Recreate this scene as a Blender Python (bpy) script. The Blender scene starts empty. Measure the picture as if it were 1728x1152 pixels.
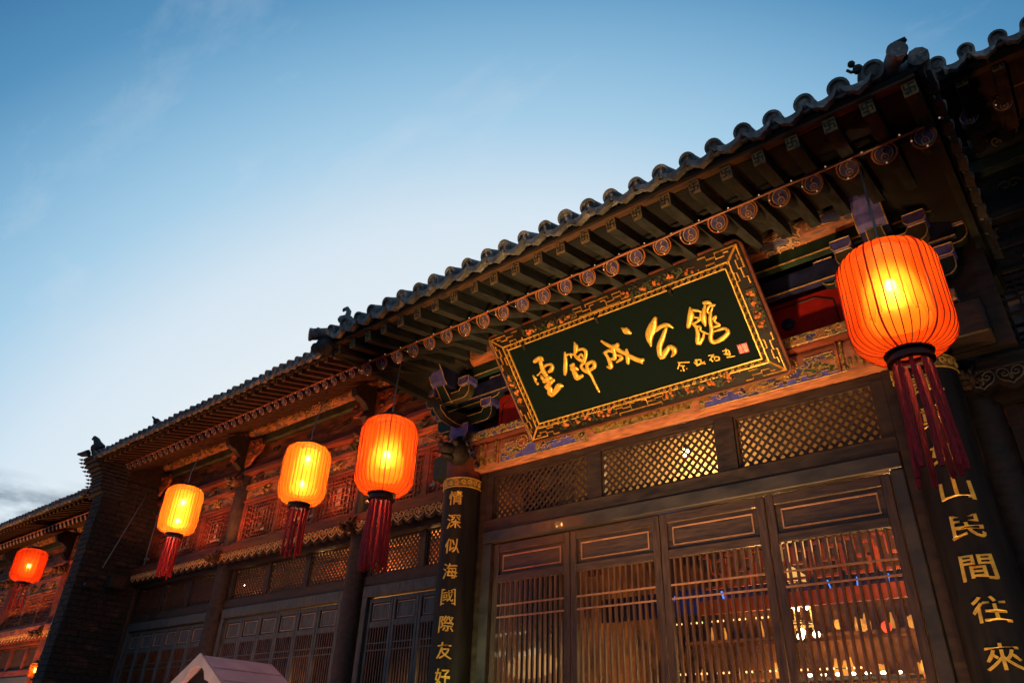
import bpy, math, random
from mathutils import Vector, Matrix, noise
R = random.Random(7)
PI = math.pi
S = bpy.context.scene
COL = S.collection

# ---------------------------------------------------------------- camera
cam_d = bpy.data.cameras.new('camera'); cam = bpy.data.objects.new('camera', cam_d); COL.objects.link(cam)
right = Vector((0.77152231, 0.63522546, 0.03524134)); down = Vector((-0.2955652, 0.40693406, -0.86431816)); fwd = Vector((-0.5633778, 0.65642463, 0.50170924))
mw = Matrix((right, -down, -fwd)).transposed().to_4x4(); mw.translation = Vector((0, 0, 1.6)); cam.matrix_world = mw
cam_d.sensor_width = 36; cam_d.lens = 36*1218/1728; cam_d.clip_start = .05; cam_d.clip_end = 3000
S.camera = cam
# ---------------------------------------------------------------- sky, sun, exposure
SUNSET = Vector((-.616, .788, -.01)).normalized()
w = bpy.data.worlds.new('World'); S.world = w; w.use_nodes = True
nt = w.node_tree; nt.nodes.clear()
def N(tree, t, **kw):
    n = tree.nodes.new(t)
    for k, v in kw.items():
        if k.startswith('i_'):
            n.inputs[k[2:].replace('_', ' ')].default_value = v
        elif k.startswith('n'):
            n.inputs[int(k[1:])].default_value = v
        else: setattr(n, k, v)
    return n
def ramp(tree, stops, interp='LINEAR'):
    n = tree.nodes.new('ShaderNodeValToRGB'); cr = n.color_ramp; cr.interpolation = interp
    while len(cr.elements) < len(stops): cr.elements.new(.5)
    for e, (p, c) in zip(cr.elements, stops):
        e.position = p; e.color = (c[0], c[1], c[2], 1)
    return n
L = nt.links
tc = N(nt, 'ShaderNodeTexCoord')
dt = N(nt, 'ShaderNodeVectorMath', operation='DOT_PRODUCT'); dt.inputs[1].default_value = SUNSET
nrm = N(nt, 'ShaderNodeVectorMath', operation='NORMALIZE')
L.new(tc.outputs['Generated'], nrm.inputs[0]); L.new(nrm.outputs[0], dt.inputs[0])
mr = N(nt, 'ShaderNodeMapRange', n1=-1.0, n2=1.0); L.new(dt.outputs['Value'], mr.inputs[0])
sky = ramp(nt, [(0, (.12, .16, .23)), (.5, (.075, .15, .26)), (.66, (.036, .14, .32)), (.715, (.036, .165, .36)), (.76, (.085, .275, .50)), (.80, (.22, .45, .67)), (.837, (.37, .60, .79)), (.878, (.65, .77, .87)), (.94, (.82, .86, .88)), (1, (.92, .84, .76))])
L.new(mr.outputs[0], sky.inputs[0])
# thin high cloud
sep = N(nt, 'ShaderNodeSeparateXYZ'); L.new(nrm.outputs[0], sep.inputs[0])
mx_ = N(nt, 'ShaderNodeMath', operation='MAXIMUM', n1=.08); L.new(sep.outputs[2], mx_.inputs[0])
dv = N(nt, 'ShaderNodeVectorMath', operation='DIVIDE'); L.new(nrm.outputs[0], dv.inputs[0])
cmb = N(nt, 'ShaderNodeCombineXYZ'); 
for i in range(3): L.new(mx_.outputs[0], cmb.inputs[i])
L.new(cmb.outputs[0], dv.inputs[1])
mp = N(nt, 'ShaderNodeMapping'); mp.inputs['Scale'].default_value = (1.2, 3.4, 1); mp.inputs['Rotation'].default_value = (0, 0, .6); mp.inputs['Location'].default_value = (.3, 1.1, 0)
L.new(dv.outputs[0], mp.inputs[0])
cn = N(nt, 'ShaderNodeTexNoise', n2=1.1, n3=7.0, n4=.62); L.new(mp.outputs[0], cn.inputs['Vector'])
cr1 = ramp(nt, [(.545, (0, 0, 0)), (.82, (.34, .34, .34))]); L.new(cn.outputs[0], cr1.inputs[0])
cmix = N(nt, 'ShaderNodeMix', data_type='RGBA'); cmix.inputs[7].default_value = (.72, .76, .82, 1)
L.new(cr1.outputs[0], cmix.inputs[0]); L.new(sky.outputs[0], cmix.inputs[6])
# low grey cloud bank near the horizon
mp2 = N(nt, 'ShaderNodeMapping'); mp2.inputs['Scale'].default_value = (2.2, 2.2, 7); L.new(nrm.outputs[0], mp2.inputs[0])
cn2 = N(nt, 'ShaderNodeTexNoise', n2=1.5, n3=6.0, n4=.55); L.new(mp2.outputs[0], cn2.inputs['Vector'])
c2 = ramp(nt, [(.42, (0, 0, 0)), (.50, (1, 1, 1))]); L.new(cn2.outputs[0], c2.inputs[0])
lowm = N(nt, 'ShaderNodeMapRange', n1=.265, n2=.235); L.new(sep.outputs[2], lowm.inputs[0])
mm = N(nt, 'ShaderNodeMath', operation='MULTIPLY'); L.new(c2.outputs[0], mm.inputs[0]); L.new(lowm.outputs[0], mm.inputs[1])
mm2 = N(nt, 'ShaderNodeMath', operation='MULTIPLY', n1=1.0); L.new(mm.outputs[0], mm2.inputs[0])
cmix2 = N(nt, 'ShaderNodeMix', data_type='RGBA'); cmix2.inputs[7].default_value = (.12, .19, .27, 1)
L.new(mm2.outputs[0], cmix2.inputs[0]); L.new(cmix.outputs[2], cmix2.inputs[6])
# the dusk air itself from the Nishita model, added faintly
ns = N(nt, 'ShaderNodeTexSky', sky_type='NISHITA', sun_disc=False); ns.sun_elevation = math.radians(1); ns.sun_rotation = math.radians(-38)
nsm = N(nt, 'ShaderNodeMix', data_type='RGBA', blend_type='ADD'); nsm.inputs[0].default_value = .03
L.new(cmix2.outputs[2], nsm.inputs[6]); L.new(ns.outputs[0], nsm.inputs[7])
bg = N(nt, 'ShaderNodeBackground', n1=1.0); L.new(nsm.outputs[2], bg.inputs[0])
wo = N(nt, 'ShaderNodeOutputWorld'); L.new(bg.outputs[0], wo.inputs[0])
sl = bpy.data.lights.new('sun', 'SUN'); sl.energy = .25; sl.angle = math.radians(12); sl.color = (1, .8, .62)
so = bpy.data.objects.new('sun', sl); so.rotation_euler = Vector((-.616, .788, .06)).to_track_quat('Z', 'Y').to_euler(); COL.objects.link(so)
S.view_settings.view_transform = 'Standard'; S.view_settings.look = 'None'; S.view_settings.exposure = 0; S.view_settings.gamma = 1
S.view_settings.use_curve_mapping = False
S.render.engine = 'CYCLES'; S.cycles.use_denoising = True; S.cycles.max_bounces = 6; S.cycles.transparent_max_bounces = 12
S.cycles.sample_clamp_indirect = 4.0; S.cycles.caustics_reflective = False; S.cycles.caustics_refractive = False

# ---------------------------------------------------------------- materials
def mat(name, col, rough=.7, metal=0, var=.25, nscale=8, bump=.15, col2=None, c2scale=3, c2lo=.5, c2hi=.6, stretch=(1, 1, 1), spec=.4, coat=0, emit=None, est=0):
    m = bpy.data.materials.new(name); m.use_nodes = True; t = m.node_tree; b = t.nodes['Principled BSDF']
    b.inputs['Roughness'].default_value = rough; b.inputs['Metallic'].default_value = metal; b.inputs['Specular IOR Level'].default_value = spec
    b.inputs['Coat Weight'].default_value = coat
    tcn = N(t, 'ShaderNodeTexCoord'); mpn = N(t, 'ShaderNodeMapping'); mpn.inputs['Scale'].default_value = stretch
    geo = N(t, 'ShaderNodeNewGeometry'); t.links.new(geo.outputs['Position'], mpn.inputs[0])
    nz = N(t, 'ShaderNodeTexNoise', n2=nscale, n3=6.0, n4=.6); t.links.new(mpn.outputs[0], nz.inputs['Vector'])
    lo = [c*(1-var*1.6) for c in col]; hi = [min(1, c*(1+var*1.6)) for c in col]
    r1 = ramp(t, [(.3, lo), (.7, hi)]); t.links.new(nz.outputs[0], r1.inputs[0])
    out = r1.outputs[0]
    if col2:
        n2 = N(t, 'ShaderNodeTexNoise', n2=c2scale, n3=8.0, n4=.68); t.links.new(mpn.outputs[0], n2.inputs['Vector'])
        r2 = ramp(t, [(c2lo, (0, 0, 0)), (c2hi, (1, 1, 1))]); t.links.new(n2.outputs[0], r2.inputs[0])
        mx = N(t, 'ShaderNodeMix', data_type='RGBA'); mx.inputs[7].default_value = (*col2, 1)
        t.links.new(r2.outputs[0], mx.inputs[0]); t.links.new(out, mx.inputs[6]); out = mx.outputs[2]
    t.links.new(out, b.inputs['Base Color'])
    rr = ramp(t, [(.3, (max(0, rough-.12),)*3), (.7, (min(1, rough+.12),)*3)]); t.links.new(nz.outputs[0], rr.inputs[0]); t.links.new(rr.outputs[0], b.inputs['Roughness'])
    if bump:
        bp = N(t, 'ShaderNodeBump', n0=bump, n1=.01); t.links.new(nz.outputs[0], bp.inputs['Height']); t.links.new(bp.outputs[0], b.inputs['Normal'])
    if emit:
        b.inputs['Emission Color'].default_value = (*emit, 1); b.inputs['Emission Strength'].default_value = est
    return m
def painted(name, cols, scale=9, line=(.55, .33, .08), lw=.05, stretch=(1, 1, 1), wear=(.08, .06, .05), wlo=.56, wadd=.5):
    """old painted decoration: cells of flat colour with raised gilt outlines, worn through in places"""
    m = bpy.data.materials.new(name); m.use_nodes = True; t = m.node_tree; b = t.nodes['Principled BSDF']
    geo = N(t, 'ShaderNodeNewGeometry'); mpn = N(t, 'ShaderNodeMapping'); mpn.inputs['Scale'].default_value = stretch; t.links.new(geo.outputs['Position'], mpn.inputs[0])
    dn = N(t, 'ShaderNodeTexNoise', n2=scale*.9, n3=2.0); t.links.new(mpn.outputs[0], dn.inputs['Vector'])
    sc = N(t, 'ShaderNodeVectorMath', operation='SCALE'); sc.inputs['Scale'].default_value = 2.2/scale; t.links.new(dn.outputs['Color'], sc.inputs[0])
    ad = N(t, 'ShaderNodeVectorMath', operation='ADD'); t.links.new(mpn.outputs[0], ad.inputs[0]); t.links.new(sc.outputs[0], ad.inputs[1])
    v = N(t, 'ShaderNodeTexVoronoi', feature='F1', i_Scale=scale); t.links.new(ad.outputs[0], v.inputs['Vector'])
    ve = N(t, 'ShaderNodeTexVoronoi', feature='DISTANCE_TO_EDGE', i_Scale=scale); t.links.new(ad.outputs[0], ve.inputs['Vector'])
    sp = N(t, 'ShaderNodeSeparateColor'); t.links.new(v.outputs['Color'], sp.inputs[0])
    k = len(cols); rc = ramp(t, [(i/k, c) for i, c in enumerate(cols)], 'CONSTANT'); t.links.new(sp.outputs[0], rc.inputs[0])
    # rings inside the cells
    rg = N(t, 'ShaderNodeMath', operation='SINE'); ml = N(t, 'ShaderNodeMath', operation='MULTIPLY', n1=26.0); t.links.new(v.outputs['Distance'], ml.inputs[0]); t.links.new(ml.outputs[0], rg.inputs[0])
    rgr = ramp(t, [(.80, (0, 0, 0)), (.92, (.8, .8, .8))]); t.links.new(rg.outputs[0], rgr.inputs[0])
    m1 = N(t, 'ShaderNodeMix', data_type='RGBA'); m1.inputs[7].default_value = (*[c*.8 for c in line], 1); t.links.new(rgr.outputs[0], m1.inputs[0]); t.links.new(rc.outputs[0], m1.inputs[6])
    er = ramp(t, [(lw*.6, (1, 1, 1)), (lw, (0, 0, 0))]); t.links.new(ve.outputs['Distance'], er.inputs[0])
    m2 = N(t, 'ShaderNodeMix', data_type='RGBA'); m2.inputs[7].default_value = (*line, 1); t.links.new(er.outputs[0], m2.inputs[0]); t.links.new(m1.outputs[2], m2.inputs[6])
    wn = N(t, 'ShaderNodeTexNoise', n2=scale*1.3, n3=9.0, n4=.7); t.links.new(geo.outputs['Position'], wn.inputs['Vector'])
    wr = ramp(t, [(wlo, (0, 0, 0)), (wlo+.1, (wadd+.4,)*3)]); t.links.new(wn.outputs[0], wr.inputs[0])
    m3 = N(t, 'ShaderNodeMix', data_type='RGBA'); m3.inputs[7].default_value = (*wear, 1); t.links.new(wr.outputs[0], m3.inputs[0]); t.links.new(m2.outputs[2], m3.inputs[6])
    t.links.new(m3.outputs[2], b.inputs['Base Color']); b.inputs['Roughness'].default_value = .55
    bp = N(t, 'ShaderNodeBump', n0=.5, n1=.006); t.links.new(er.outputs[0], bp.inputs['Height']); t.links.new(bp.outputs[0], b.inputs['Normal'])
    return m
M = {}
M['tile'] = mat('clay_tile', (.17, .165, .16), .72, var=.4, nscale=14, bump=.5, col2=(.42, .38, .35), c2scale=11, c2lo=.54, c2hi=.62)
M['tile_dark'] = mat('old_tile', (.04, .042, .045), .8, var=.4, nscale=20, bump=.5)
M['eave_wood'] = mat('eave_wood', (.16, .075, .035), .75, var=.5, nscale=5, bump=.4, stretch=(1, 6, 6), col2=(.035, .025, .02), c2scale=5, c2lo=.45, c2hi=.62)
M['rafter'] = mat('rafter_paint', (.020, .025, .023), .8, var=.5, nscale=7, bump=.4, col2=(.05, .028, .02), c2scale=4, c2lo=.55, c2hi=.7, stretch=(4, 1, 4))
M['rafter_red'] = mat('rafter_red', (.045, .022, .015), .8, var=.5, nscale=7, bump=.4, stretch=(4, 1, 4))
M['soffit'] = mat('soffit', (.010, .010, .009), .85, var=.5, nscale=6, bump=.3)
M['blue_end'] = mat('rafter_end_blue', (.065, .06, .19), .6, var=.5, nscale=40, bump=.3, col2=(.11, .06, .05), c2scale=16, c2lo=.5, c2hi=.62)
M['gold'] = mat('gold_leaf', (.92, .52, .08), .36, metal=.3, var=.18, nscale=30, bump=.12)
M['gold_old'] = mat('gold_worn', (.42, .25, .06), .5, metal=.25, var=.5, nscale=40, bump=.3, col2=(.10, .06, .03), c2scale=26, c2lo=.52, c2hi=.6)
M['gold_line'] = mat('gilt_line', (.50, .30, .12), .5, metal=.2, var=.3, nscale=30, bump=.1)
M['plate'] = mat('end_plate', (.30, .17, .04), .6, var=.4, nscale=60, bump=.3, col2=(.07, .05, .03), c2scale=30, c2lo=.50, c2hi=.60)
M['ink'] = mat('ink', (.025, .016, .012), .6, bump=0)
M['rope'] = mat('rope_tube', (.42, .13, .045), .45, var=.3, nscale=12, bump=.1)
M['bulb'] = mat('tiny_bulb', (.8, .7, .6), .3, bump=0, emit=(1, .62, .4), est=.35)
M['board_green'] = mat('plaque_board', (.0015, .009, .008), .8, var=.3, nscale=30, bump=.1, spec=.12)
M['frame_dark'] = mat('plaque_frame', (.012, .009, .008), .5, var=.3, nscale=12, bump=.15, spec=.15)
M['frame_edge'] = mat('plaque_edge', (.13, .04, .022), .45, var=.3, nscale=12, bump=.15)
M['leaf'] = mat('carved_leaf', (.028, .042, .012), .6, var=.5, nscale=40)
M['blossom'] = mat('carved_blossom', (.55, .16, .03), .5, var=.4, nscale=40)
M['twig'] = mat('carved_twig', (.16, .045, .02), .5, var=.4, nscale=40)
M['seal'] = mat('seal_red', (.55, .02, .03), .5, bump=0)
M['white'] = mat('white_paint', (.8, .78, .75), .5, bump=0, var=.05)
M['black'] = mat('black_lacquer', (.013, .012, .012), .6, var=.4, nscale=5, bump=.2, stretch=(3, 3, .5), col2=(.16, .14, .12), c2scale=9, c2lo=.69, c2hi=.72, spec=.25)
M['cap'] = mat('lantern_cap', (.02, .014, .012), .4, bump=0)
M['door'] = mat('door_wood', (.055, .034, .025), .40, var=.35, nscale=9, bump=.25, stretch=(6, 6, .7), coat=.15)
M['fringe_gilt'] = mat('fringe_gilt', (.85, .42, .17), .5, metal=.1, var=.3, nscale=30, bump=.1)
M['bar'] = mat('grille_bar', (.095, .046, .022), .35, var=.4, nscale=9, bump=.2, stretch=(4, 4, .7), coat=.3)
M['gold_aged'] = mat('gold_aged', (.62, .31, .05), .42, metal=.35, var=.3, nscale=40, bump=.2, col2=(.25, .11, .03), c2scale=20, c2lo=.52, c2hi=.64)
M['door_h'] = mat('door_wood_rail', (.052, .033, .025), .40, var=.35, nscale=9, bump=.25, stretch=(.7, 6, 6), coat=.15)
M['door_frame'] = mat('door_frame', (.038, .034, .033), .42, var=.35, nscale=6, bump=.2, stretch=(.7, 5, 1.5), coat=.2)
M['mould'] = mat('moulding', (.30, .16, .10), .4, var=.2, nscale=12)
M['grey_wood'] = mat('grey_door_wood', (.062, .075, .085), .45, var=.35, nscale=9, bump=.25, stretch=(4, 4, .8))
M['grey_mould'] = mat('grey_moulding', (.28, .24, .21), .5, var=.2, nscale=12)
M['dark_wood'] = mat('dark_wood', (.032, .022, .019), .55, var=.4, nscale=7, bump=.3, stretch=(1, 3, 3))
M['slat'] = mat('lattice_slat', (.045, .026, .018), .5, var=.3, nscale=14, bump=.2)
M['red_wood'] = mat('red_wood', (.20, .045, .024), .6, var=.45, nscale=6, bump=.3, stretch=(.6, 3, 3), col2=(.06, .03, .028), c2scale=3, c2lo=.45, c2hi=.65)
M['orange_wood'] = mat('orange_wood', (.38, .11, .035), .6, var=.4, nscale=6, bump=.3, stretch=(.7, 3, 3), col2=(.09, .04, .025), c2scale=5, c2lo=.5, c2hi=.62)
M['salmon'] = mat('faded_red_paint', (.42, .16, .08), .6, var=.3, nscale=9, bump=.3, stretch=(1, 3, 3), col2=(.12, .07, .05), c2scale=6, c2lo=.55, c2hi=.7)
M['red_panel'] = mat('red_panel', (.36, .012, .008), .5, var=.25, nscale=4, bump=.1)
M['green_board'] = mat('green_board', (.012, .032, .020), .6, var=.4, nscale=8, bump=.2)
M['blue_board'] = mat('blue_board', (.014, .018, .075), .6, var=.4, nscale=8, bump=.2)
M['blue_paint'] = mat('blue_paint', (.10, .095, .40), .55, var=.3, nscale=20, bump=.2, col2=(.10, .08, .12), c2scale=10, c2lo=.55, c2hi=.7)
M['olive'] = mat('olive_paint', (.055, .05, .025), .6, var=.3, nscale=20, bump=.2)
M['green_dk'] = mat('bracket_green', (.008, .020, .014), .6, var=.3, nscale=20, bump=.2)
M['carve_dark'] = mat('carved_dark', (.022, .017, .016), .6, var=.5, nscale=30, bump=.6)
M['caihua'] = painted('painted_beam', [(.30, .12, .05), (.03, .045, .22), (.34, .15, .06), (.02, .06, .035), (.30, .10, .05), (.04, .05, .20), (.05, .03, .025)], 19, lw=.07, stretch=(.8, 1, 1.4))
M['caihua_l'] = painted('painted_beam_warm', [(.32, .10, .035), (.10, .04, .02), (.36, .13, .045), (.035, .05, .03), (.16, .05, .03), (.05, .05, .08)], 11, line=(.5, .27, .08), lw=.05, stretch=(.8, 1, 1.6))
M['caihua_p'] = painted('painted_purlin', [(.05, .035, .03), (.04, .04, .11), (.18, .07, .04), (.05, .04, .03), (.02, .05, .04), (.30, .12, .05)], 5, line=(.45, .22, .09), lw=.05, stretch=(.8, 1.4, 1.4))
M['cream'] = mat('cream_plaster', (.75, .52, .22), .8, var=.1, nscale=4, bump=.1)
M['brick'] = mat('brick', (.034, .028, .026), .9, var=.45, nscale=16, bump=.8, col2=(.15, .075, .055), c2scale=2.1, c2lo=.56, c2hi=.70, stretch=(1, 1, 2.2))
M['mortar'] = mat('mortar', (.028, .024, .022), .95, var=.3, nscale=20, bump=.5)
M['stone'] = mat('paving_stone', (.10, .095, .09), .8, var=.3, nscale=5, bump=.4)
M['metal'] = mat('grey_metal', (.25, .24, .23), .4, metal=.8, var=.2)
M['canvas'] = mat('pink_lit_canvas', (.62, .42, .46), .75, var=.12, nscale=5, bump=.2)  # white cloth with the pink light on it put into the colour
M['canvas_front'] = mat('warm_lit_canvas', (.70, .52, .46), .75, var=.1, nscale=5, bump=.2)  # front of the white cloth, warm light put into the colour
M['tassel'] = mat('tassel_thread', (.52, .022, .028), .7, var=.5, nscale=60, bump=.8, stretch=(4, 4, .4))
M['rib'] = mat('lantern_rib', (.05, .008, .004), .6, bump=0, spec=.1)
M['seam'] = mat('lantern_seam', (.62, .03, .01), .6, bump=0)
M['interior'] = mat('interior_wall', (.34, .15, .055), .7, var=.5, nscale=2, bump=.2, col2=(.03, .02, .02), c2scale=1.4, c2lo=.45, c2hi=.6)
M['fret_red'] = mat('interior_fret', (.55, .11, .03), .5, var=.2)
M['warm_lamp'] = mat('warm_lamp', (.3, .15, .05), .5, bump=0, emit=(1, .50, .12), est=1.3)
M['warm_bulb'] = mat('warm_bulb', (1, .8, .5), .4, bump=0, emit=(1, .80, .45), est=22)
M['string_bulb'] = mat('string_bulb', (1, .8, .5), .4, bump=0, emit=(1, .50, .16), est=3)
M['blue_neon'] = mat('blue_neon', (.1, .3, 1), .4, bump=0, emit=(.05, .28, 1), est=1.6)
M['lamp_amber'] = mat('lamp_amber', (1, .5, .1), .4, bump=0, emit=(1, .33, .06), est=.6)
M['red_lamp'] = mat('red_lamp', (1, .1, .05), .5, bump=0, emit=(1, .06, .02), est=1.5)
def glassmat():
    m = bpy.data.materials.new('window_glass'); m.use_nodes = True; t = m.node_tree; t.nodes.clear()
    tr = N(t, 'ShaderNodeBsdfTransparent', n0=(.85, .88, .9, 1)); gl = N(t, 'ShaderNodeBsdfGlossy', n1=.04)
    fr = N(t, 'ShaderNodeFresnel', n0=1.5); mx = N(t, 'ShaderNodeMixShader'); o = N(t, 'ShaderNodeOutputMaterial')
    t.links.new(fr.outputs[0], mx.inputs[0]); t.links.new(tr.outputs[0], mx.inputs[1]); t.links.new(gl.outputs[0], mx.inputs[2]); t.links.new(mx.outputs[0], o.inputs[0]); return m
M['glass'] = glassmat()
def clothmat(name, tcol, ecol, glow, rcol=(1, .42, .05, 1)):
    """lantern silk: thin translucent cloth, some light straight through it, and the general glow of light scattered inside"""
    m = bpy.data.materials.new(name); m.use_nodes = True; t = m.node_tree; t.nodes.clear(); o = N(t, 'ShaderNodeOutputMaterial')
    tl = N(t, 'ShaderNodeBsdfTranslucent', n0=(*tcol, 1)); df = N(t, 'ShaderNodeBsdfDiffuse', n0=(.75, .10, .03, 1)); tp = N(t, 'ShaderNodeBsdfTransparent', n0=(1, .62, .28, 1))
    m1 = N(t, 'ShaderNodeMixShader', n0=.25); t.links.new(tl.outputs[0], m1.inputs[1]); t.links.new(df.outputs[0], m1.inputs[2])
    m2 = N(t, 'ShaderNodeMixShader', n0=.28); rf = N(t, 'ShaderNodeBsdfRefraction', n0=rcol, n1=.66, n2=1.33); rg = N(t, 'ShaderNodeBsdfRefraction', n0=(rcol[0], rcol[1]*.8, rcol[2]*.5, 1), n1=1.0, n2=1.9); m4 = N(t, 'ShaderNodeMixShader', n0=.80); t.links.new(rf.outputs[0], m4.inputs[1]); t.links.new(rg.outputs[0], m4.inputs[2]); m3 = N(t, 'ShaderNodeMixShader', n0=.66)
    t.links.new(m1.outputs[0], m3.inputs[1]); t.links.new(m4.outputs[0], m3.inputs[2]); t.links.new(m3.outputs[0], m2.inputs[1]); t.links.new(tp.outputs[0], m2.inputs[2])
    em = N(t, 'ShaderNodeEmission', n0=(*ecol, 1), n1=glow); ad = N(t, 'ShaderNodeAddShader')
    t.links.new(m2.outputs[0], ad.inputs[0]); t.links.new(em.outputs[0], ad.inputs[1]); t.links.new(ad.outputs[0], o.inputs[0]); return m
M['silk_orange'] = clothmat('silk_orange', (1, .11, .010), (1, .028, .003), .20)
M['silk_yellow'] = clothmat('silk_yellow', (1, .26, .02), (1, .08, .005), .24, (1, .62, .08, 1))
M['silk_red'] = clothmat('silk_red', (1, .10, .015), (1, .025, .003), .25, (1, .25, .03, 1))

# ---------------------------------------------------------------- mesh tools
WORLD = {}     # world position of each object's origin
class MB:
    def __init__(s): s.v = []; s.f = []
    def add(s, vs, fs):
        b = len(s.v); s.v += [Vector(v) for v in vs]; s.f += [tuple(b+i for i in f) for f in fs]; return s
    def box(s, x0, x1, y0, y1, z0, z1):
        return s.add([(x0,y0,z0),(x1,y0,z0),(x1,y1,z0),(x0,y1,z0),(x0,y0,z1),(x1,y0,z1),(x1,y1,z1),(x0,y1,z1)],
                     [(3,2,1,0),(4,5,6,7),(0,1,5,4),(1,2,6,5),(2,3,7,6),(3,0,4,7)])
    def obox(s, p0, p1, wx, wz, side=Vector((1,0,0))):
        """a beam of section wx (along side) by wz between two points"""
        p0 = Vector(p0); p1 = Vector(p1); d = (p1-p0).normalized(); sd = Vector(side); sd = (sd-d*sd.dot(d)).normalized(); u = sd.cross(d)
        vs = [p+sd*a*wx/2+u*b*wz/2 for p in (p0, p1) for a, b in ((-1,-1),(1,-1),(1,1),(-1,1))]
        return s.add(vs, [(0,1,2,3),(7,6,5,4),(0,4,5,1),(1,5,6,2),(2,6,7,3),(3,7,4,0)])
    def tube(s, pts, r, n=8, cap=True):
        pts = [Vector(p) for p in pts]; rs = r if isinstance(r, (list, tuple)) else [r]*len(pts); rings = []; prev = None
        for i, p in enumerate(pts):
            d = (pts[min(i+1, len(pts)-1)]-pts[max(i-1, 0)])
            d = d.normalized() if d.length > 1e-9 else Vector((0, 0, 1))
            a = prev if prev is not None else (Vector((0,0,1)) if abs(d.z) < .9 else Vector((1,0,0)))
            a = (a-d*a.dot(d)); a = a.normalized() if a.length > 1e-6 else Vector((1,0,0)); b = d.cross(a); prev = a
            rings.append([p+(a*math.cos(2*PI*k/n)+b*math.sin(2*PI*k/n))*rs[i] for k in range(n)])
        vs = [v for rg in rings for v in rg]; fs = []
        for i in range(len(pts)-1):
            for k in range(n):
                k2 = (k+1) % n; fs.append((i*n+k, i*n+k2, (i+1)*n+k2, (i+1)*n+k))
        if cap: fs += [tuple(range(n))[::-1], tuple((len(pts)-1)*n+k for k in range(n))]
        return s.add(vs, fs)
    def lathe(s, prof, c, n=24, a0=0, a1=2*PI):
        c = Vector(c); full = abs(a1-a0-2*PI) < 1e-6; m = n if full else n+1
        vs = [c+Vector((r*math.cos(a0+(a1-a0)*k/n), r*math.sin(a0+(a1-a0)*k/n), z)) for r, z in prof for k in range(m)]; fs = []
        for i in range(len(prof)-1):
            for k in range(n):
                k2 = (k+1) % m; fs.append((i*m+k, i*m+k2, (i+1)*m+k2, (i+1)*m+k))
        return s.add(vs, fs)
    def prism(s, poly, to, d0, d1):
        """poly: 2-D outline (counter-clockwise), to(u,v,d) -> point, extruded from depth d0 to d1"""
        n = len(poly); vs = [to(u, v, d0) for u, v in poly]+[to(u, v, d1) for u, v in poly]
        return s.add(vs, [tuple(range(n)), tuple(range(2*n-1, n-1, -1))]+[(i, i+n, (i+1) % n+n, (i+1) % n) for i in range(n)])
    def ball(s, c, r, n=8, m=6, sc=(1, 1, 1)):
        c = Vector(c); vs = []; fs = []
        for i in range(m+1):
            t = PI*i/m
            for k in range(n):
                a = 2*PI*k/n; vs.append(c+Vector((r*sc[0]*math.sin(t)*math.cos(a), r*sc[1]*math.sin(t)*math.sin(a), r*sc[2]*math.cos(t))))
        for i in range(m):
            for k in range(n): fs.append((i*n+k, (i+1)*n+k, (i+1)*n+(k+1) % n, i*n+(k+1) % n))
        return s.add(vs, fs)
    def mat4(s, m):
        s.v = [m @ v for v in s.v]; return s
    def build(s, name, m, parent=None, smooth=False, label=None, kind=None, origin=None, bevel=0):
        if origin is None:
            lo = [min(v[i] for v in s.v) for i in range(3)]; hi = [max(v[i] for v in s.v) for i in range(3)]
            origin = Vector([(a+b)/2 for a, b in zip(lo, hi)])
        origin = Vector(origin)
        me = bpy.data.meshes.new(name); me.from_pydata([v-origin for v in s.v], [], s.f); me.update()
        if smooth:
            me.polygons.foreach_set('use_smooth', [True]*len(me.polygons))
            try: me.set_sharp_from_angle(angle=math.radians(40))
            except Exception: pass
        me.materials.append(M[m] if isinstance(m, str) else m)
        o = bpy.data.objects.new(name, me); COL.objects.link(o); put(o, origin, parent)
        if label: o['label'] = label
        if kind: o['kind'] = kind
        if bevel:
            bv = o.modifiers.new('edge', 'BEVEL'); bv.width = bevel; bv.segments = 1; bv.limit_method = 'ANGLE'
        return o
def put(o, pos, parent=None):
    pos = Vector(pos); WORLD[o.name] = pos; o.parent = parent
    o.location = pos-WORLD[parent.name] if parent else pos
def dup(o, pos, parent=None, deep=True):
    c = o.copy(); COL.objects.link(c); put(c, pos, parent if parent else o.parent)
    if deep:
        off = Vector(pos)-WORLD[o.name]
        for ch in [x for x in o.children]: dup(ch, WORLD[ch.name]+off, c)
    return c
def thing(name, loc, label, cat, group=None):
    o = bpy.data.objects.new(name, None); COL.objects.link(o); o.empty_display_size = .2; put(o, loc)
    o['label'] = label; o['category'] = cat
    if group: o['group'] = group
    return o
def tag(o, label=None, cat=None, group=None, kind=None):
    for k, v in (('label', label), ('category', cat), ('group', group), ('kind', kind)):
        if v: o[k] = v
    return o
def box(name, m, parent, *b, **kw): return MB().box(*b).build(name, m, parent, **kw)
def lerp(a, b, t): return a+(b-a)*t
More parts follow.
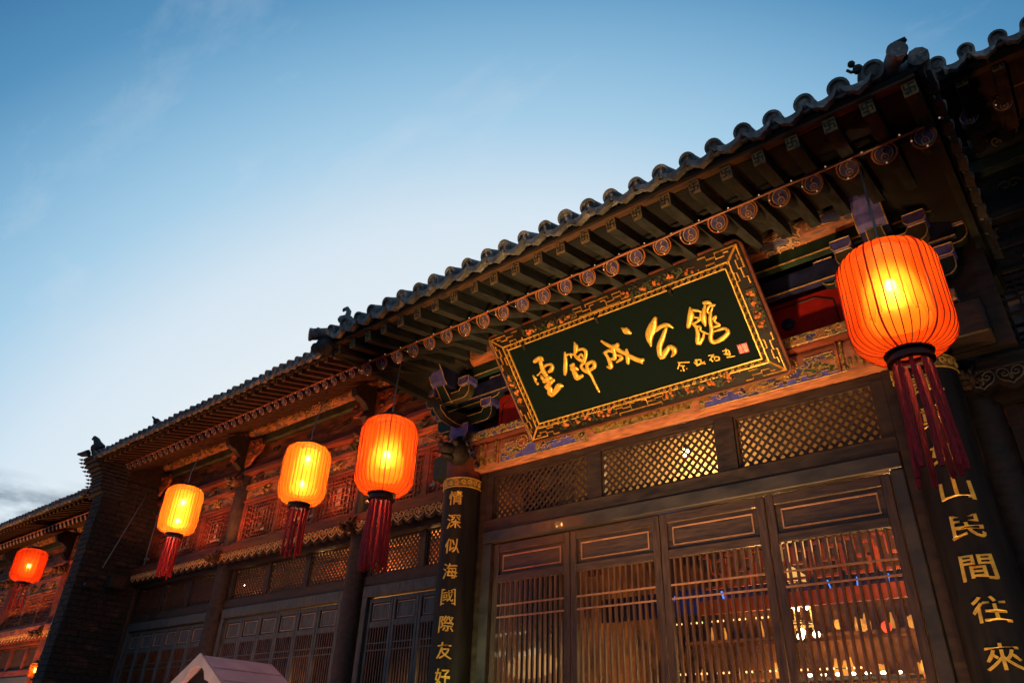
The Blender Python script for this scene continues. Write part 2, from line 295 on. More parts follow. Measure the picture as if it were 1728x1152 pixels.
GLYPHS = {
'yun': [[(0.322,0.644,0.014),(0.36,0.655,0.0152),(0.388,0.652,0.0164),(0.395,0.638,0.0126)],[(0.373,0.635,0.0139),(0.366,0.593,0.0152),(0.363,0.55,0.0177),(0.37,0.511,0.0165)],[(0.36,0.558,0.0063),(0.292,0.53,0.0051)],[(0.377,0.578,0.0101),(0.417,0.587,0.0088),(0.45,0.58,0.01),(0.458,0.56,0.0125),(0.435,0.535,0.015),(0.411,0.53,0.0113)],[(0.255,0.538,0.0064),(0.261,0.505,0.0129)],[(0.254,0.491,0.0064),(0.264,0.466,0.0103)],[(0.324,0.515,0.0089),(0.328,0.492,0.0128)],[(0.33,0.466,0.0128),(0.381,0.482,0.0164),(0.4,0.477,0.0126)],[(0.365,0.449,0.014),(0.417,0.453,0.0126)],[(0.393,0.448,0.0164),(0.327,0.416,0.0153),(0.361,0.403,0.0165),(0.343,0.367,0.0217),(0.352,0.349,0.0178),(0.396,0.365,0.0177),(0.446,0.395,0.0213),(0.474,0.387,0.0087)]],
'jin': [[(0.613,0.629,0.0085),(0.591,0.568,0.0135),(0.558,0.505,0.0148),(0.537,0.468,0.0099)],[(0.615,0.604,0.0073),(0.644,0.607,0.0073),(0.679,0.593,0.0072)],[(0.654,0.598,0.0073),(0.647,0.573,0.0036)],[(0.727,0.681,0.0048),(0.726,0.648,0.0167),(0.71,0.617,0.0144),(0.689,0.593,0.0084)],[(0.686,0.588,0.0096),(0.697,0.56,0.012),(0.719,0.535,0.0132),(0.734,0.525,0.0108)],[(0.729,0.614,0.0072),(0.769,0.613,0.0107),(0.789,0.592,0.013),(0.78,0.565,0.0131),(0.754,0.531,0.0131),(0.736,0.506,0.0108)],[(0.713,0.565,0.0072),(0.745,0.576,0.0072),(0.744,0.552,0.006)],[(0.751,0.489,0.0119),(0.808,0.496,0.0118),(0.818,0.475,0.0142),(0.803,0.45,0.013),(0.768,0.439,0.0107),(0.744,0.437,0.0108)],[(0.741,0.51,0.0096),(0.702,0.492,0.0096),(0.705,0.461,0.012),(0.727,0.436,0.0132)],[(0.754,0.488,0.0107),(0.741,0.438,0.0156),(0.75,0.399,0.0102),(0.754,0.337,0.009),(0.76,0.257,0.0078)],[(0.616,0.518,0.0098),(0.642,0.522,0.0121)],[(0.62,0.505,0.0122),(0.618,0.487,0.0159),(0.647,0.49,0.0146),(0.66,0.474,0.0097)],[(0.624,0.47,0.0158),(0.625,0.436,0.0195),(0.627,0.411,0.0171),(0.676,0.415,0.0109)]],
'cheng': [[(0.949,0.619,0.0081),(0.978,0.585,0.0126),(1.019,0.549,0.0137),(1.059,0.554,0.0148)],[(1.022,0.554,0.0149),(1.039,0.537,0.0194),(1.057,0.508,0.0148),(1.092,0.474,0.0147),(1.13,0.433,0.0158),(1.179,0.392,0.0168),(1.201,0.388,0.0134)],[(1.178,0.389,0.0145),(1.187,0.369,0.0078)],[(0.933,0.529,0.0093),(0.974,0.534,0.0115),(1.0,0.52,0.0126)],[(0.937,0.522,0.0093),(0.945,0.484,0.0116),(0.946,0.442,0.0151),(0.934,0.41,0.0151),(0.91,0.42,0.007)],[(1.015,0.539,0.0172),(1.009,0.499,0.0126),(0.993,0.463,0.0126),(0.965,0.471,0.0081)],[(1.021,0.484,0.0069),(1.046,0.468,0.0103),(1.046,0.447,0.0125),(0.998,0.432,0.0069)],[(1.112,0.496,0.009),(1.102,0.453,0.0147),(1.082,0.401,0.0114)],[(1.144,0.66,0.0054),(1.167,0.635,0.023),(1.192,0.608,0.0108)]],
'gong': [[(1.419,0.647,0.0117),(1.371,0.592,0.0275),(1.323,0.539,0.0251),(1.305,0.465,0.0053)],[(1.385,0.56,0.0105),(1.435,0.577,0.013),(1.483,0.575,0.0129),(1.514,0.541,0.0051)],[(1.467,0.553,0.009),(1.417,0.501,0.0156),(1.361,0.437,0.0171),(1.348,0.365,0.0172),(1.401,0.397,0.017),(1.438,0.419,0.013),(1.46,0.396,0.0181),(1.451,0.368,0.0143),(1.418,0.345,0.0033)]],
'guan': [[(1.686,0.635,0.0062),(1.672,0.584,0.0199),(1.624,0.514,0.0126)],[(1.692,0.617,0.0099),(1.73,0.597,0.0086),(1.75,0.582,0.0061)],[(1.791,0.634,0.0098),(1.821,0.627,0.0133),(1.835,0.613,0.0061)],[(1.793,0.614,0.0055),(1.77,0.583,0.0122),(1.747,0.526,0.0172),(1.739,0.482,0.0062)],[(1.689,0.562,0.0075),(1.713,0.547,0.0074),(1.706,0.53,0.0087),(1.672,0.521,0.0062)],[(1.743,0.579,0.0062),(1.725,0.533,0.0099)],[(1.662,0.528,0.0087),(1.673,0.491,0.01),(1.668,0.446,0.0125),(1.645,0.381,0.0151),(1.686,0.401,0.01),(1.709,0.433,0.0062)],[(1.677,0.493,0.0062),(1.702,0.488,0.0074),(1.696,0.457,0.0075),(1.737,0.42,0.0056)],[(1.851,0.597,0.0097),(1.816,0.6,0.0085),(1.791,0.569,0.0073),(1.807,0.554,0.0061),(1.833,0.584,0.0061)],[(1.809,0.557,0.0085),(1.785,0.499,0.0122),(1.77,0.439,0.0123),(1.742,0.389,0.0136),(1.749,0.354,0.0123),(1.809,0.358,0.0147),(1.869,0.387,0.0133),(1.86,0.421,0.0097),(1.816,0.424,0.0085),(1.777,0.424,0.0049)],[(1.79,0.504,0.0061),(1.836,0.521,0.0073),(1.811,0.491,0.0073),(1.835,0.455,0.0085),(1.783,0.454,0.0074)]],
'yu': [[(1.453,0.289,0.0065),(1.528,0.271,0.0045)],[(1.459,0.283,0.0052),(1.43,0.25,0.0046)],[(1.456,0.264,0.0045),(1.484,0.255,0.0045)],[(1.472,0.259,0.0058),(1.466,0.221,0.0045)],[(1.447,0.229,0.0052),(1.448,0.227,0.0046)],[(1.493,0.23,0.0058),(1.495,0.228,0.0045)]],
'qiu': [[(1.575,0.27,0.0051),(1.605,0.267,0.0057)],[(1.564,0.258,0.0057),(1.58,0.233,0.007),(1.606,0.239,0.0051)],[(1.583,0.273,0.0057),(1.574,0.232,0.0064)],[(1.615,0.264,0.0044),(1.612,0.244,0.0057),(1.633,0.227,0.0051)],[(1.635,0.243,0.0038),(1.611,0.234,0.0044)]],
'yu2': [[(1.68,0.273,0.005),(1.715,0.27,0.005)],[(1.706,0.265,0.005),(1.674,0.242,0.0044)],[(1.684,0.243,0.005),(1.691,0.226,0.0044)],[(1.707,0.255,0.005),(1.741,0.245,0.0056),(1.738,0.225,0.005),(1.713,0.225,0.0044)],[(1.716,0.249,0.0037),(1.707,0.235,0.0037)]],
'ti': [[(1.785,0.275,0.0043),(1.82,0.272,0.0043),(1.825,0.25,0.0043),(1.793,0.253,0.0043)],[(1.811,0.283,0.0043),(1.798,0.246,0.0043)],[(1.786,0.253,0.0043),(1.82,0.234,0.0043)],[(1.798,0.225,0.0055),(1.85,0.218,0.0036)],[(1.824,0.264,0.0043),(1.826,0.238,0.0043)]],
}
# ================================================================ shared shapes
def arc(cx, cz, r, a0, a1, n):
    return [(cx+r*math.cos(math.radians(lerp(a0, a1, i/n))), cz+r*math.sin(math.radians(lerp(a0, a1, i/n)))) for i in range(n+1)]
def tile_mesh(r, ln, slope):
    """round eave tile: cylinder running up the slope, its front closed by a rimmed disc; front at the origin, runs to +Y"""
    b = MB(); prof = [(0, .012), (r*.45, .010), (r*.55, .014), (r*.74, .014), (r*.78, 0), (r*1.04, 0), (r*1.04, .018), (r, .03), (r, ln)]
    b.lathe(prof, (0, 0, 0), 18)
    rot = Matrix.Rotation(-PI/2, 4, 'X')      # z axis -> +y
    b.mat4(rot); b.mat4(Matrix.Rotation(math.atan(slope), 4, 'X')); return b
def drip_mesh(p, r, ln, slope, sag=.036, th=.030):
    """drip tile hung between two round tiles"""
    hw = p*.5-r*.15; up = []; lo = []
    for i in range(11):
        t = i/10*2-1; up.append((t*hw, -sag*(1-t*t)+.004)); lo.append((t*hw*1.0, -(sag+th*.9)*(1-t*t)-th*.5-.006*math.cos(t*9)))
    poly = lo+up[::-1]
    return MB().prism(poly, lambda u, v, d: Vector((u, d, v+d*slope)), 0, ln)
def round_rafter(b_parent, x, y, z, r, slope, ln, m='rafter', ring=True, tmpl={}):
    key = (b_parent.name, r, slope, ln, m)
    if key not in tmpl:
        d = Vector((0, 1, slope)).normalized()
        ro = MB().tube([Vector((x, y, z)), Vector((x, y, z))+d*ln], r, 12).build('round_rafter', m, b_parent, True, origin=(x, y, z))
        TT = Matrix.Translation((x, y, z)) @ Matrix.Rotation(math.atan(slope), 4, 'X') @ Matrix.Translation((-x, -y, -z))
        e = MB().lathe([(0, .004), (r*.96, .004), (r*.98, -.004)], (0, 0, 0), 16).mat4(Matrix.Translation((x, y-.002, z)) @ Matrix.Rotation(PI/2, 4, 'X')).mat4(TT).build('painted_end', 'blue_end', ro, origin=(x, y, z))
        g = MB()
        for rr, cz, t in ((r*.90, 0, .0035), (r*.36, -r*.42, .0035)):
            g.tube([(x+rr*math.cos(a*PI/8), y-.006, z+cz+rr*math.sin(a*PI/8)) for a in range(17)], t, 5, False)
        g.tube([(x, y-.006, z-r*.05), (x-.006, y-.006, z+r*.35), (x+.008, y-.006, z+r*.6)], .003, 5)
        g.mat4(TT).build('gilt_ring', 'gold_line', ro, True, origin=(x, y, z))
        MB().ball((x, y-.006, z-r*.42), r*.15, 8, 6, (1, .4, 1)).mat4(TT).build('painted_pearl', 'salmon' if ring else 'gold_line', ro, True, origin=(x, y, z))
        tmpl[key] = ro; return ro
    return dup(tmpl[key], (x, y, z))
def fret_mark(s, to):
    """the interlaced fret painted on the square rafter ends"""
    b = MB(); t = s*.09
    for x0, x1, z0, z1 in ((-t/2, t/2, -s*.38, s*.38), (-s*.38, s*.38, -t/2, t/2), (0, s*.38, s*.38-t, s*.38), (-s*.38, 0, -s*.38, -s*.38+t), (-s*.38, -s*.38+t, 0, s*.38), (s*.38-t, s*.38, -s*.38, 0)):
        b.prism([(x0, z0), (x1, z0), (x1, z1), (x0, z1)], to, 0, -.002)
    return b
def square_rafter(b_parent, x, y, z, w_, h, slope, ln, m='rafter', tmpl={}):
    key = (b_parent.name, w_, slope, ln, m)
    if key not in tmpl:
        ro = MB().obox((x, y, z), (x, y+ln, z+ln*slope), w_, h).build('flying_rafter', m, b_parent, origin=(x, y, z))
        TT = Matrix.Translation((x, y, z)) @ Matrix.Rotation(math.atan(slope), 4, 'X') @ Matrix.Translation((-x, -y, -z))
        MB().box(x-w_*.49, x+w_*.49, y-.006, y+.002, z-h*.49, z+h*.49).mat4(TT).build('end_plate', 'plate', ro, origin=(x, y, z))
        fret_mark(w_, lambda u, v, d: Vector((x+u, y-.007+d, z+v))).mat4(TT).build('plate_mark', 'ink', ro, origin=(x, y, z))
        tmpl[key] = ro; return ro
    return dup(tmpl[key], (x, y, z))

def eave(b, roof, x0, x1, tile, fly, rnd, ytop, back_slope, xs_round=None, xs_fly=None, xs_tile=None, jitter=.004):
    """tile=(y,z,pitch,r) fly=(y,z,pitch,size,slope) rnd=(y,z,pitch,r,slope)"""
    ty, tz, tp, tr = tile; fy, fz, fp, fs, fsl = fly; ry, rz, rp, rr, rsl = rnd
    ts = .42
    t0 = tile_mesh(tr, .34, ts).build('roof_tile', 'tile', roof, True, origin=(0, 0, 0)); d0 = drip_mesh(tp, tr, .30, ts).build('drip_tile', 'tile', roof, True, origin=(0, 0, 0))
    first = True
    n = len(xs_tile)
    for i, x in enumerate(xs_tile):
        p = Vector((x+R.uniform(-1, 1)*jitter, ty+R.uniform(-1, 1)*jitter*2, tz+R.uniform(-1, 1)*jitter))
        if i == 0: put(t0, p, roof); o = t0
        else: o = dup(t0, p, roof)
        o.rotation_euler = (R.uniform(-.05, .05), R.uniform(-.2, .2), R.uniform(-.05, .05)); sc = R.uniform(.93, 1.07); o.scale = (sc, 1, sc)
        if i < n-1:
            q = Vector((x+tp/2, ty-.012+R.uniform(-1, 1)*jitter, tz-.018+R.uniform(-1, 1)*jitter*1.5))
            if i == 0: put(d0, q, roof); o = d0
            else: o = dup(d0, q, roof)
            o.rotation_euler = (0, R.uniform(-.07, .07), R.uniform(-.04, .04))
    # the rows of tiles behind the front ones
    f = MB(); a = math.atan(back_slope)
    for x in xs_tile:
        f.tube([(x, ty+.30, tz+.30*ts), (x, ty+.9, tz+.9*ts+.03), (x, ytop, tz+.9*ts+.03+(ytop-ty-.9)*back_slope)], tr*.98, 8, False)
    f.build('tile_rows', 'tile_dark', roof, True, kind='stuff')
    return
def beast(p, s, m, parent, name, face=-1, seed=1):
    """carved beast-head boss: snout, jaw, brow, mane curls and horns"""
    r = random.Random(seed); p = Vector(p); b = MB()
    b.ball(p+Vector((0, .12*face*0, 0)), s*.42, 12, 8, (.85, 1.1, .95))
    b.ball(p+Vector((0, face*s*.45, -s*.05)), s*.27, 10, 7, (.9, 1.3, .75)); b.ball(p+Vector((0, face*s*.42, -s*.28)), s*.2, 8, 6, (.9, 1.3, .5))
    b.ball(p+Vector((0, face*s*.74, s*.05)), s*.12, 8, 6)
    for sg in (-1, 1):
        b.ball(p+Vector((sg*s*.2, face*s*.32, s*.2)), s*.12, 8, 6)
        b.tube([p+Vector((sg*s*(.2+.25*t), -face*s*(.1+.5*t), s*(.35+.4*math.sin(t*2.6)))) for t in (0, .25, .5, .75, 1)], [s*.09, s*.08, s*.06, s*.045, s*.02], 6)
        for k in range(4):
            c = p+Vector((sg*s*.38, -face*s*(.05+.16*k)+r.uniform(-.04, .04)*s, s*(.25-.2*k)))
            b.tube([c+Vector((sg*.03*s, s*.12*math.cos(a)*(1-a/9), s*.12*math.sin(a)*(1-a/9))) for a in [j*.8 for j in range(8)]], s*.05, 5)
    return b.build(name, m, parent, True)

def slat_panel(b, parent, x0, x1, z0, z1, y, pitch, wd, th=.007, individually=True, m='slat', name='lattice_slat'):
    """two crossed layers of diagonal slats clipped to a rectangle"""
    W = x1-x0; H = z1-z0; allm = MB(); k = 1.05
    for sg, yy in ((1, y), (-1, y+th)):
        n = int((W+H/k)/pitch)+1
        for i in range(n+1):
            c = (i+.3)*pitch-(H/k if sg > 0 else 0)                    # x at z0
            # x = c + sg*t/k , z = t
            t0, t1 = 0, H
            if sg > 0: t0 = max(t0, (0-c)*k); t1 = min(t1, (W-c)*k)
            else: t0 = max(t0, (c-W)*k); t1 = min(t1, c*k)
            if t1-t0 < .02: continue
            p0 = Vector((x0+c+sg*t0/k, yy, z0+t0)); p1 = Vector((x0+c+sg*t1/k, yy, z0+t1))
            if individually: MB().obox(p0, p1, th, wd, side=(0, 1, 0)).build(name, m, parent)
            else: allm.obox(p0, p1, th, wd, side=(0, 1, 0))
    if not individually: allm.build('lattice', m, parent)
def door_leaf(b, x0, x1, z1, y, nbar, m, mr_, mm_, panel=(.07, .255), z0=.12, detail=True, stile=.055, bars_at=(.495, .585), tmpl={}):
    """one folding door leaf: stiles and rails, a moulded top panel, glass, and a grille of upright bars"""
    w_ = x1-x0; key = (b.name, round(w_, 3), round(z1, 2), nbar)
    if key in tmpl:
        return dup(tmpl[key], WORLD[tmpl[key].name]+Vector((x0-tmpl[key]['x0'], 0, 0)))
    fr = MB(); st = stile; pt, pb = z1-panel[0], z1-panel[1]
    fr.box(x0, x0+st, y, y+.045, z0, z1); fr.box(x1-st, x1, y, y+.045, z0, z1)
    d = fr.build('door', m, b, bevel=.004)
    for ra, rb_ in ((pt, z1-.001), (pb-.06, pb), (.95, 1.05), (z0+.001, z0+.12)): MB().box(x0+st, x1-st, y+.002, y+.043, ra, rb_).build('rail', mr_, d, bevel=.004)
    box('panel', mr_, d, x0+st, x1-st, y+.022, y+.03, pb, pt); box('lower_panel', mr_, d, x0+st, x1-st, y+.022, y+.03, z0+.12, .95)
    mo = MB(); i = .035 if w_ > .5 else .02; t = .011 if w_ > .5 else .009; a0, a1, c0, c1 = x0+st+i, x1-st-i, pb+i*.75, pt-i*.75
    for q in ((a0, a1, c1-t, c1), (a0, a1, c0, c0+t), (a0, a0+t, c0+t, c1-t), (a1-t, a1, c0+t, c1-t)): mo.box(q[0], q[1], y+.012, y+.0225, q[2], q[3])
    mo.build('moulding', mm_, d, bevel=.002)
    box('glass_pane', 'glass', d, x0+st, x1-st, y+.034, y+.038, 1.05, pb-.06)
    gz0, gz1 = 1.05, pb-.06; bw = .0135 if w_ > .5 else .011
    first = None
    for k in range(nbar):
        x = lerp(x0+st, x1-st, (k+.75)/(nbar+.5))
        if first is None: first = box('grille_bar', 'bar', d, x-bw/2, x+bw/2, y+.004, y+(.028 if w_ > .5 else .014), gz0, gz1)
        else: dup(first, WORLD[first.name]+Vector((x-xf, 0, 0)), d)
        if k == 0: xf = x
    for dz in bars_at+(1.35, 1.45):
        zz = z1-dz
        if zz < 1.1: continue
        box('cross_bar', 'mould' if m == 'door' else m, d, x0+st, x1-st, y+.003, y+.010, zz-.006, zz+.006)
    d['x0'] = x0; tmpl[key] = d
    return d

# ================================================================ ground
gr = MB().box(-60, 40, -40, 30, -.2, 0).build('ground', 'stone'); tag(gr, kind='structure')
g2 = None
# ================================================================ entrance hall (the projecting middle bay)
EH = thing('entrance_hall', (-2.48, 4.6, 0), 'projecting middle entrance bay with grey tiled eave above the wide lit brown doors', 'building')
CX = (-4.37, -.59); DY = 4.6
# --- roof
TY, TZ, TP, TR = 2.95, 4.636, .171, .052
RX0, RX1 = -4.66, -.065
roofm = MB()
def slab(b, pts, th):
    n = len(pts); b.add([Vector(p) for p in pts]+[Vector(p)-Vector((0, 0, th)) for p in pts], [tuple(range(n))[::-1], tuple(range(n, 2*n))]+[(i, (i+1) % n, (i+1) % n+n, i+n) for i in range(n)])
zf = TZ-.058
slab(roofm, [(RX0, TY+.05, zf), (RX0+.5, TY+.55, zf+.21), (RX1-.5, TY+.55, zf+.21), (RX1, TY+.05, zf)], .025)
slab(roofm, [(RX0+.5, TY+.55, zf+.212), (RX0+.5, 5.9, zf+1.75), (RX1-.5, 5.9, zf+1.75), (RX1-.5, TY+.55, zf+.212)], .04)
slab(roofm, [(RX0, TY+.05, zf), (RX0, 5.35, zf), (RX0+.5, 5.35, zf+.21), (RX0+.5, TY+.55, zf+.21)], .025)
slab(roofm, [(RX1, TY+.05, zf), (RX1-.5, TY+.55, zf+.21), (RX1-.5, 5.35, zf+.21), (RX1, 5.35, zf)], .025)
for xx in (RX0+.5, RX1-.54): roofm.add([(xx, TY+.55, zf+.15), (xx, 5.35, zf+.15), (xx, 5.35, zf+1.45), (xx, TY+.55, zf+.22), (xx+.04, TY+.55, zf+.15), (xx+.04, 5.35, zf+.15), (xx+.04, 5.35, zf+1.45), (xx+.04, TY+.55, zf+.22)],
    [(0,1,2,3),(7,6,5,4),(0,4,5,1),(1,5,6,2),(2,6,7,3),(3,7,4,0)])
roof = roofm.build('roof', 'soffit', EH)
xt = [RX0+.145+i*TP for i in range(int((RX1-RX0-.2)/TP)+1)]
FX = [-4.51+i*(4.385/23) for i in range(24)]; RXS = [-4.545+i*(4.395/23) for i in range(24)]
eave(EH, roof, RX0, RX1, (TY, TZ, TP, TR), (3.04, 4.494, .19, .07, .2), (3.4, 4.483, .19, .05, .55), 5.8, .5, xs_tile=xt)
for x in FX: square_rafter(EH, x+R.uniform(-.004, .004), 3.04, 4.494+R.uniform(-.003, .003), .066, .082, .20, .95)
for x in RXS: round_rafter(EH, x+R.uniform(-.004, .004), 3.4, 4.483, .049, .55, 1.9)
# boards under the tiles and over the rafters
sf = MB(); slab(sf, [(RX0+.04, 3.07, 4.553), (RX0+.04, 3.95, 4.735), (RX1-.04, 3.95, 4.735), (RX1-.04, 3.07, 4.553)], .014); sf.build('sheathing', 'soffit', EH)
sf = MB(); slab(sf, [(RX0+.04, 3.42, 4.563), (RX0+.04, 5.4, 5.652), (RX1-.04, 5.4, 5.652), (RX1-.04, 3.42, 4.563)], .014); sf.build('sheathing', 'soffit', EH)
eb = MB()
nx = 90
vs = []; 
for i in range(nx+1):
    x = lerp(RX0+.02, RX1-.02, i/nx); ph = (x-xt[0])/TP*2*PI; zt = 4.578+.010*math.cos(ph); zb = 4.533+.004*noise.noise(Vector((x*3, 0, 0)))
    vs += [(x, 3.005, zb), (x, 3.005, zt), (x, 3.07, zb+.012), (x, 3.07, zt+.012)]
fs = [(0, 1, 3, 2), (nx*4, nx*4+2, nx*4+3, nx*4+1)]
for i in range(nx):
    a = i*4; c = a+4; fs += [(a, c, c+1, a+1), (a+1, c+1, c+3, a+3), (a+3, c+3, c+2, a+2), (a+2, c+2, c, a)]
eb.add(vs, fs); eb.build('eave_board', 'eave_wood', EH)
# side eaves of the hipped corners
for sx, xe in ((1, RX1), (-1, RX0)):
    tm = None; dm = None
    for k in range(11):
        yk = TY+.16+k*TP
        if tm is None:
            tm = tile_mesh(TR, .3, .42).mat4(Matrix.Rotation(PI/2*sx, 4, 'Z')).build('roof_tile', 'tile', roof, True, origin=(0, 0, 0)); put(tm, (xe+sx*.04, yk, TZ+.01), roof)
            dm = drip_mesh(TP, TR, .26, .42, .04).mat4(Matrix.Rotation(PI/2*sx, 4, 'Z')).build('drip_tile', 'tile_dark', roof, True, origin=(0, 0, 0)); put(dm, (xe+sx*.05, yk+TP/2, TZ-.008), roof)
        else:
            dup(tm, (xe+sx*.04, yk, TZ+.01)); dup(dm, (xe+sx*.05, yk+TP/2, TZ-.008))
    box('verge_board', 'rafter', EH, min(xe-sx*.02, xe-sx*.065), max(xe-sx*.02, xe-sx*.065), 3.08, 5.3, 4.50, 4.575)
    # hip ridge with its end roll and beast
    h = MB(); cx0, cy0 = xe+sx*.0, TY-.03
    h.tube([(cx0-sx*.045, cy0-.04, TZ-.02), (cx0-sx*.12, cy0+.12, TZ+.02), (cx0-sx*.48, cy0+.55, TZ+.20), (cx0-sx*.5, 4.4, TZ+.75)], [.042, .042, .045, .05], 14); h.tube([(cx0-sx*.045, cy0-.042, TZ-.02), (cx0-sx*.052, cy0-.025, TZ-.018)], .048, 14)
    h.tube([(cx0+sx*.02, cy0+.10, TZ+.02), (cx0+sx*.0, cy0+.22, TZ+.05), (cx0-sx*.2, cy0+.40, TZ+.10)], [.05, .055, .045], 10)
    h.build('hip_ridge', 'tile', roof, True)
    c = MB(); c.tube([(cx0-sx*.06, cy0+.05, TZ+.0), (cx0-sx*.06, cy0+.04, TZ+.045), (cx0-sx*.04, cy0+.03, TZ+.08), (cx0-sx*.0, cy0+.02, TZ+.085)], [.045, .04, .028, .012], 10); 
    if sx > 0: c.build('ridge_crest', 'tile_dark', roof, True)
    else:
        h = MB(); h.tube([(-4.68, 2.86, 4.615), (-4.50, 3.12, 4.69)], .05, 14); h.tube([(-4.683, 2.857, 4.615), (-4.67, 2.872, 4.615)], .056, 14); h.build('ridge_roll', 'tile', roof, True)
        h = MB(); h.ball((-4.60, 2.97, 4.53), .075, 12, 8); h.ball((-4.55, 2.94, 4.5), .05); h.ball((-4.66, 2.93, 4.51), .045); h.build('corner_boss', 'tile_dark', roof, True)
# little roof figures
f = MB()
f.ball((-.30, 3.10, 4.76), .035, 8, 6, (1, 1, 1.5)); f.ball((-.315, 3.08, 4.82), .028); f.ball((-.335, 3.06, 4.855), .02); f.tube([(-.30, 3.1, 4.7), (-.30, 3.11, 4.66)], .03, 8)
f.tube([(-.31, 3.07, 4.80), (-.345, 3.05, 4.79), (-.36, 3.05, 4.815)], .009, 6); f.tube([(-.28, 3.1, 4.80), (-.26, 3.11, 4.76), (-.275, 3.1, 4.72)], .012, 6); f.build('roof_figure', 'tile_dark', roof, True)
def small_beast(x, y, z, s, sx):
    f = MB(); f.ball((x, y, z), s*.32, 10, 7, (1.2, 1, .9)); f.ball((x-sx*s*.3, y-.01, z+s*.12), s*.22, 8, 6, (1.2, 1, 1))
    f.tube([(x+sx*s*.1, y, z+s*.1), (x+sx*s*.15, y, z+s*.5), (x-sx*s*.05, y, z+s*.78), (x-sx*s*.35, y, z+s*.80), (x-sx*s*.42, y, z+s*.70)], [s*.17, s*.15, s*.12, s*.10, s*.04], 8)
    f.tube([(x-sx*s*.3, y, z+s*.1), (x-sx*s*.55, y, z+s*.18), (x-sx*s*.62, y, z+s*.05)], [s*.12, s*.09, s*.04], 7)
    f.tube([(x+sx*s*.2, y, z-s*.1), (x+sx*s*.5, y, z-s*.05)], [s*.2, s*.12], 7); f.build('roof_beast', 'tile', roof, True)
small_beast(-4.44, 3.02, 4.75, .15, 1)
f = MB(); f.ball((-3.60, 3.14, 4.76), .035, 8, 6, (1.5, 1, 1)); f.ball((-3.64, 3.12, 4.80), .028); f.tube([(-3.64, 3.12, 4.81), (-3.65, 3.12, 4.85)], [.014, .004], 6); f.ball((-3.55, 3.14, 4.775), .022); f.build('roof_figure', 'tile_dark', roof, True)
# --- columns, beams
for cx in CX: MB().lathe([(.20, 0), (.20, .12), (.15, .16), (.148, 4.1), (.14, 4.14)], (cx, 4.5, 0), 28).build('column', 'dark_wood', EH, True)
pur = MB(); pur.tube([(RX0+.12, 4.3, 4.85), (RX1-.1, 4.3, 4.85)], .105, 20); pur.build('purlin', 'caihua_p', EH, True)
box('purlin_board', 'green_board', EH, RX0+.15, RX1-.12, 4.27, 4.33, 4.64, 4.745)
box('gilt_line', 'gold_line', EH, RX0+.15, RX1-.12, 4.262, 4.27, 4.642, 4.650)
box('upper_board', 'blue_board', EH, RX0+.2, RX1-.14, 4.40, 4.46, 4.50, 4.64)
box('gilt_line', 'gold_line', EH, RX0+.2, RX1-.14, 4.392, 4.40, 4.502, 4.509)
box('flat_beam', 'caihua', EH, -4.52, -.30, 4.38, 4.62, 4.062, 4.14, bevel=.006)
box('flat_beam_soffit', 'red_wood', EH, -4.50, -.32, 4.39, 4.62, 4.052, 4.0605)
mb_ = MB(); pf = [(4.47, 3.82), (4.455, 3.88), (4.452, 3.94), (4.458, 4.0), (4.475, 4.045), (4.60, 4.045), (4.61, 3.94), (4.60, 3.82)]
mb_.prism(pf, lambda u, v, d: Vector((d, u, v)), -4.24, -.72); mb_.build('main_beam', 'salmon', EH, True)
box('beam_end', 'dark_wood', EH, -.47, -.19, 4.40, 4.60, 3.82, 4.045, bevel=.008)
box('beam_end', 'olive', EH, -4.74, -4.49, 4.46, 4.60, 3.83, 4.045, bevel=.008)  # olive light on this block is put into its paint
beast((-4.25, 4.27, 3.93), .27, 'carve_dark', EH, 'beast_head', seed=3)
MB().lathe([(.155, 3.745), (.158, 3.86), (.155, 4.045)], (CX[0], 4.5, 0), 24).build('column_head', 'red_wood', EH, True); MB().lathe([(.160, 3.95), (.162, 3.96), (.162, 4.02), (.158, 4.03)], (CX[0], 4.5, 0), 24).build('column_band', 'blue_paint', EH, True)
# --- painted decoration standing slightly proud of the main beam
def on_beam(u, v, d): return Vector((u, 4.452+.10*max(0, abs(v-3.935)-.03)**1.1-d, v))
def motif(poly, m, d0, d1, name='painted_motif', outline=True):
    o = MB().prism(poly, on_beam, d0, d1).build(name, m, mainb)
    if outline: MB().tube([on_beam(u, v, d1+.0015) for u, v in poly+[poly[0]]], .0028, 5, False).build('gilt_outline', 'gold_line', o)
    return o
mainb = bpy.data.objects['main_beam']
def steps(x0, x1, flip, m='blue_paint', seed=0):
    """stepped cloud border rising from the lower edge"""
    r = random.Random(seed); x = x0; poly = [(x0, 3.825)]; z = 3.84; top = []
    while x < x1-.03:
        dx = r.choice((.03, .045, .06)); z = min(3.93, max(3.84, z+r.choice((-.025, .025, .03, -.03)))); top += [(x, z), (min(x+dx, x1), z)]; x += dx
    return motif([(x1, 3.825)]+top[::-1]+[(x0, 3.825)], m, -.002, .004)
def fine_band(x0, x1, seed):
    r = random.Random(seed); top = []; x = x0
    while x < x1-.02: dx = r.choice((.05, .07, .09)); z = 3.94+r.choice((0, .02, .045, .06)); top += [(x, z), (min(x+dx, x1), z)]; x += dx
    motif([(x1, 3.823)]+top[::-1]+[(x0, 3.823)], 'caihua', -.004, .0015, 'painted_band')
fine_band(-3.90, -3.0, 2); fine_band(-2.02, -1.0, 6)
steps(-3.90, -3.50, 0, seed=4); steps(-3.36, -3.05, 0, seed=8); steps(-1.98, -1.66, 0, seed=5); steps(-1.50, -.98, 0, seed=11)
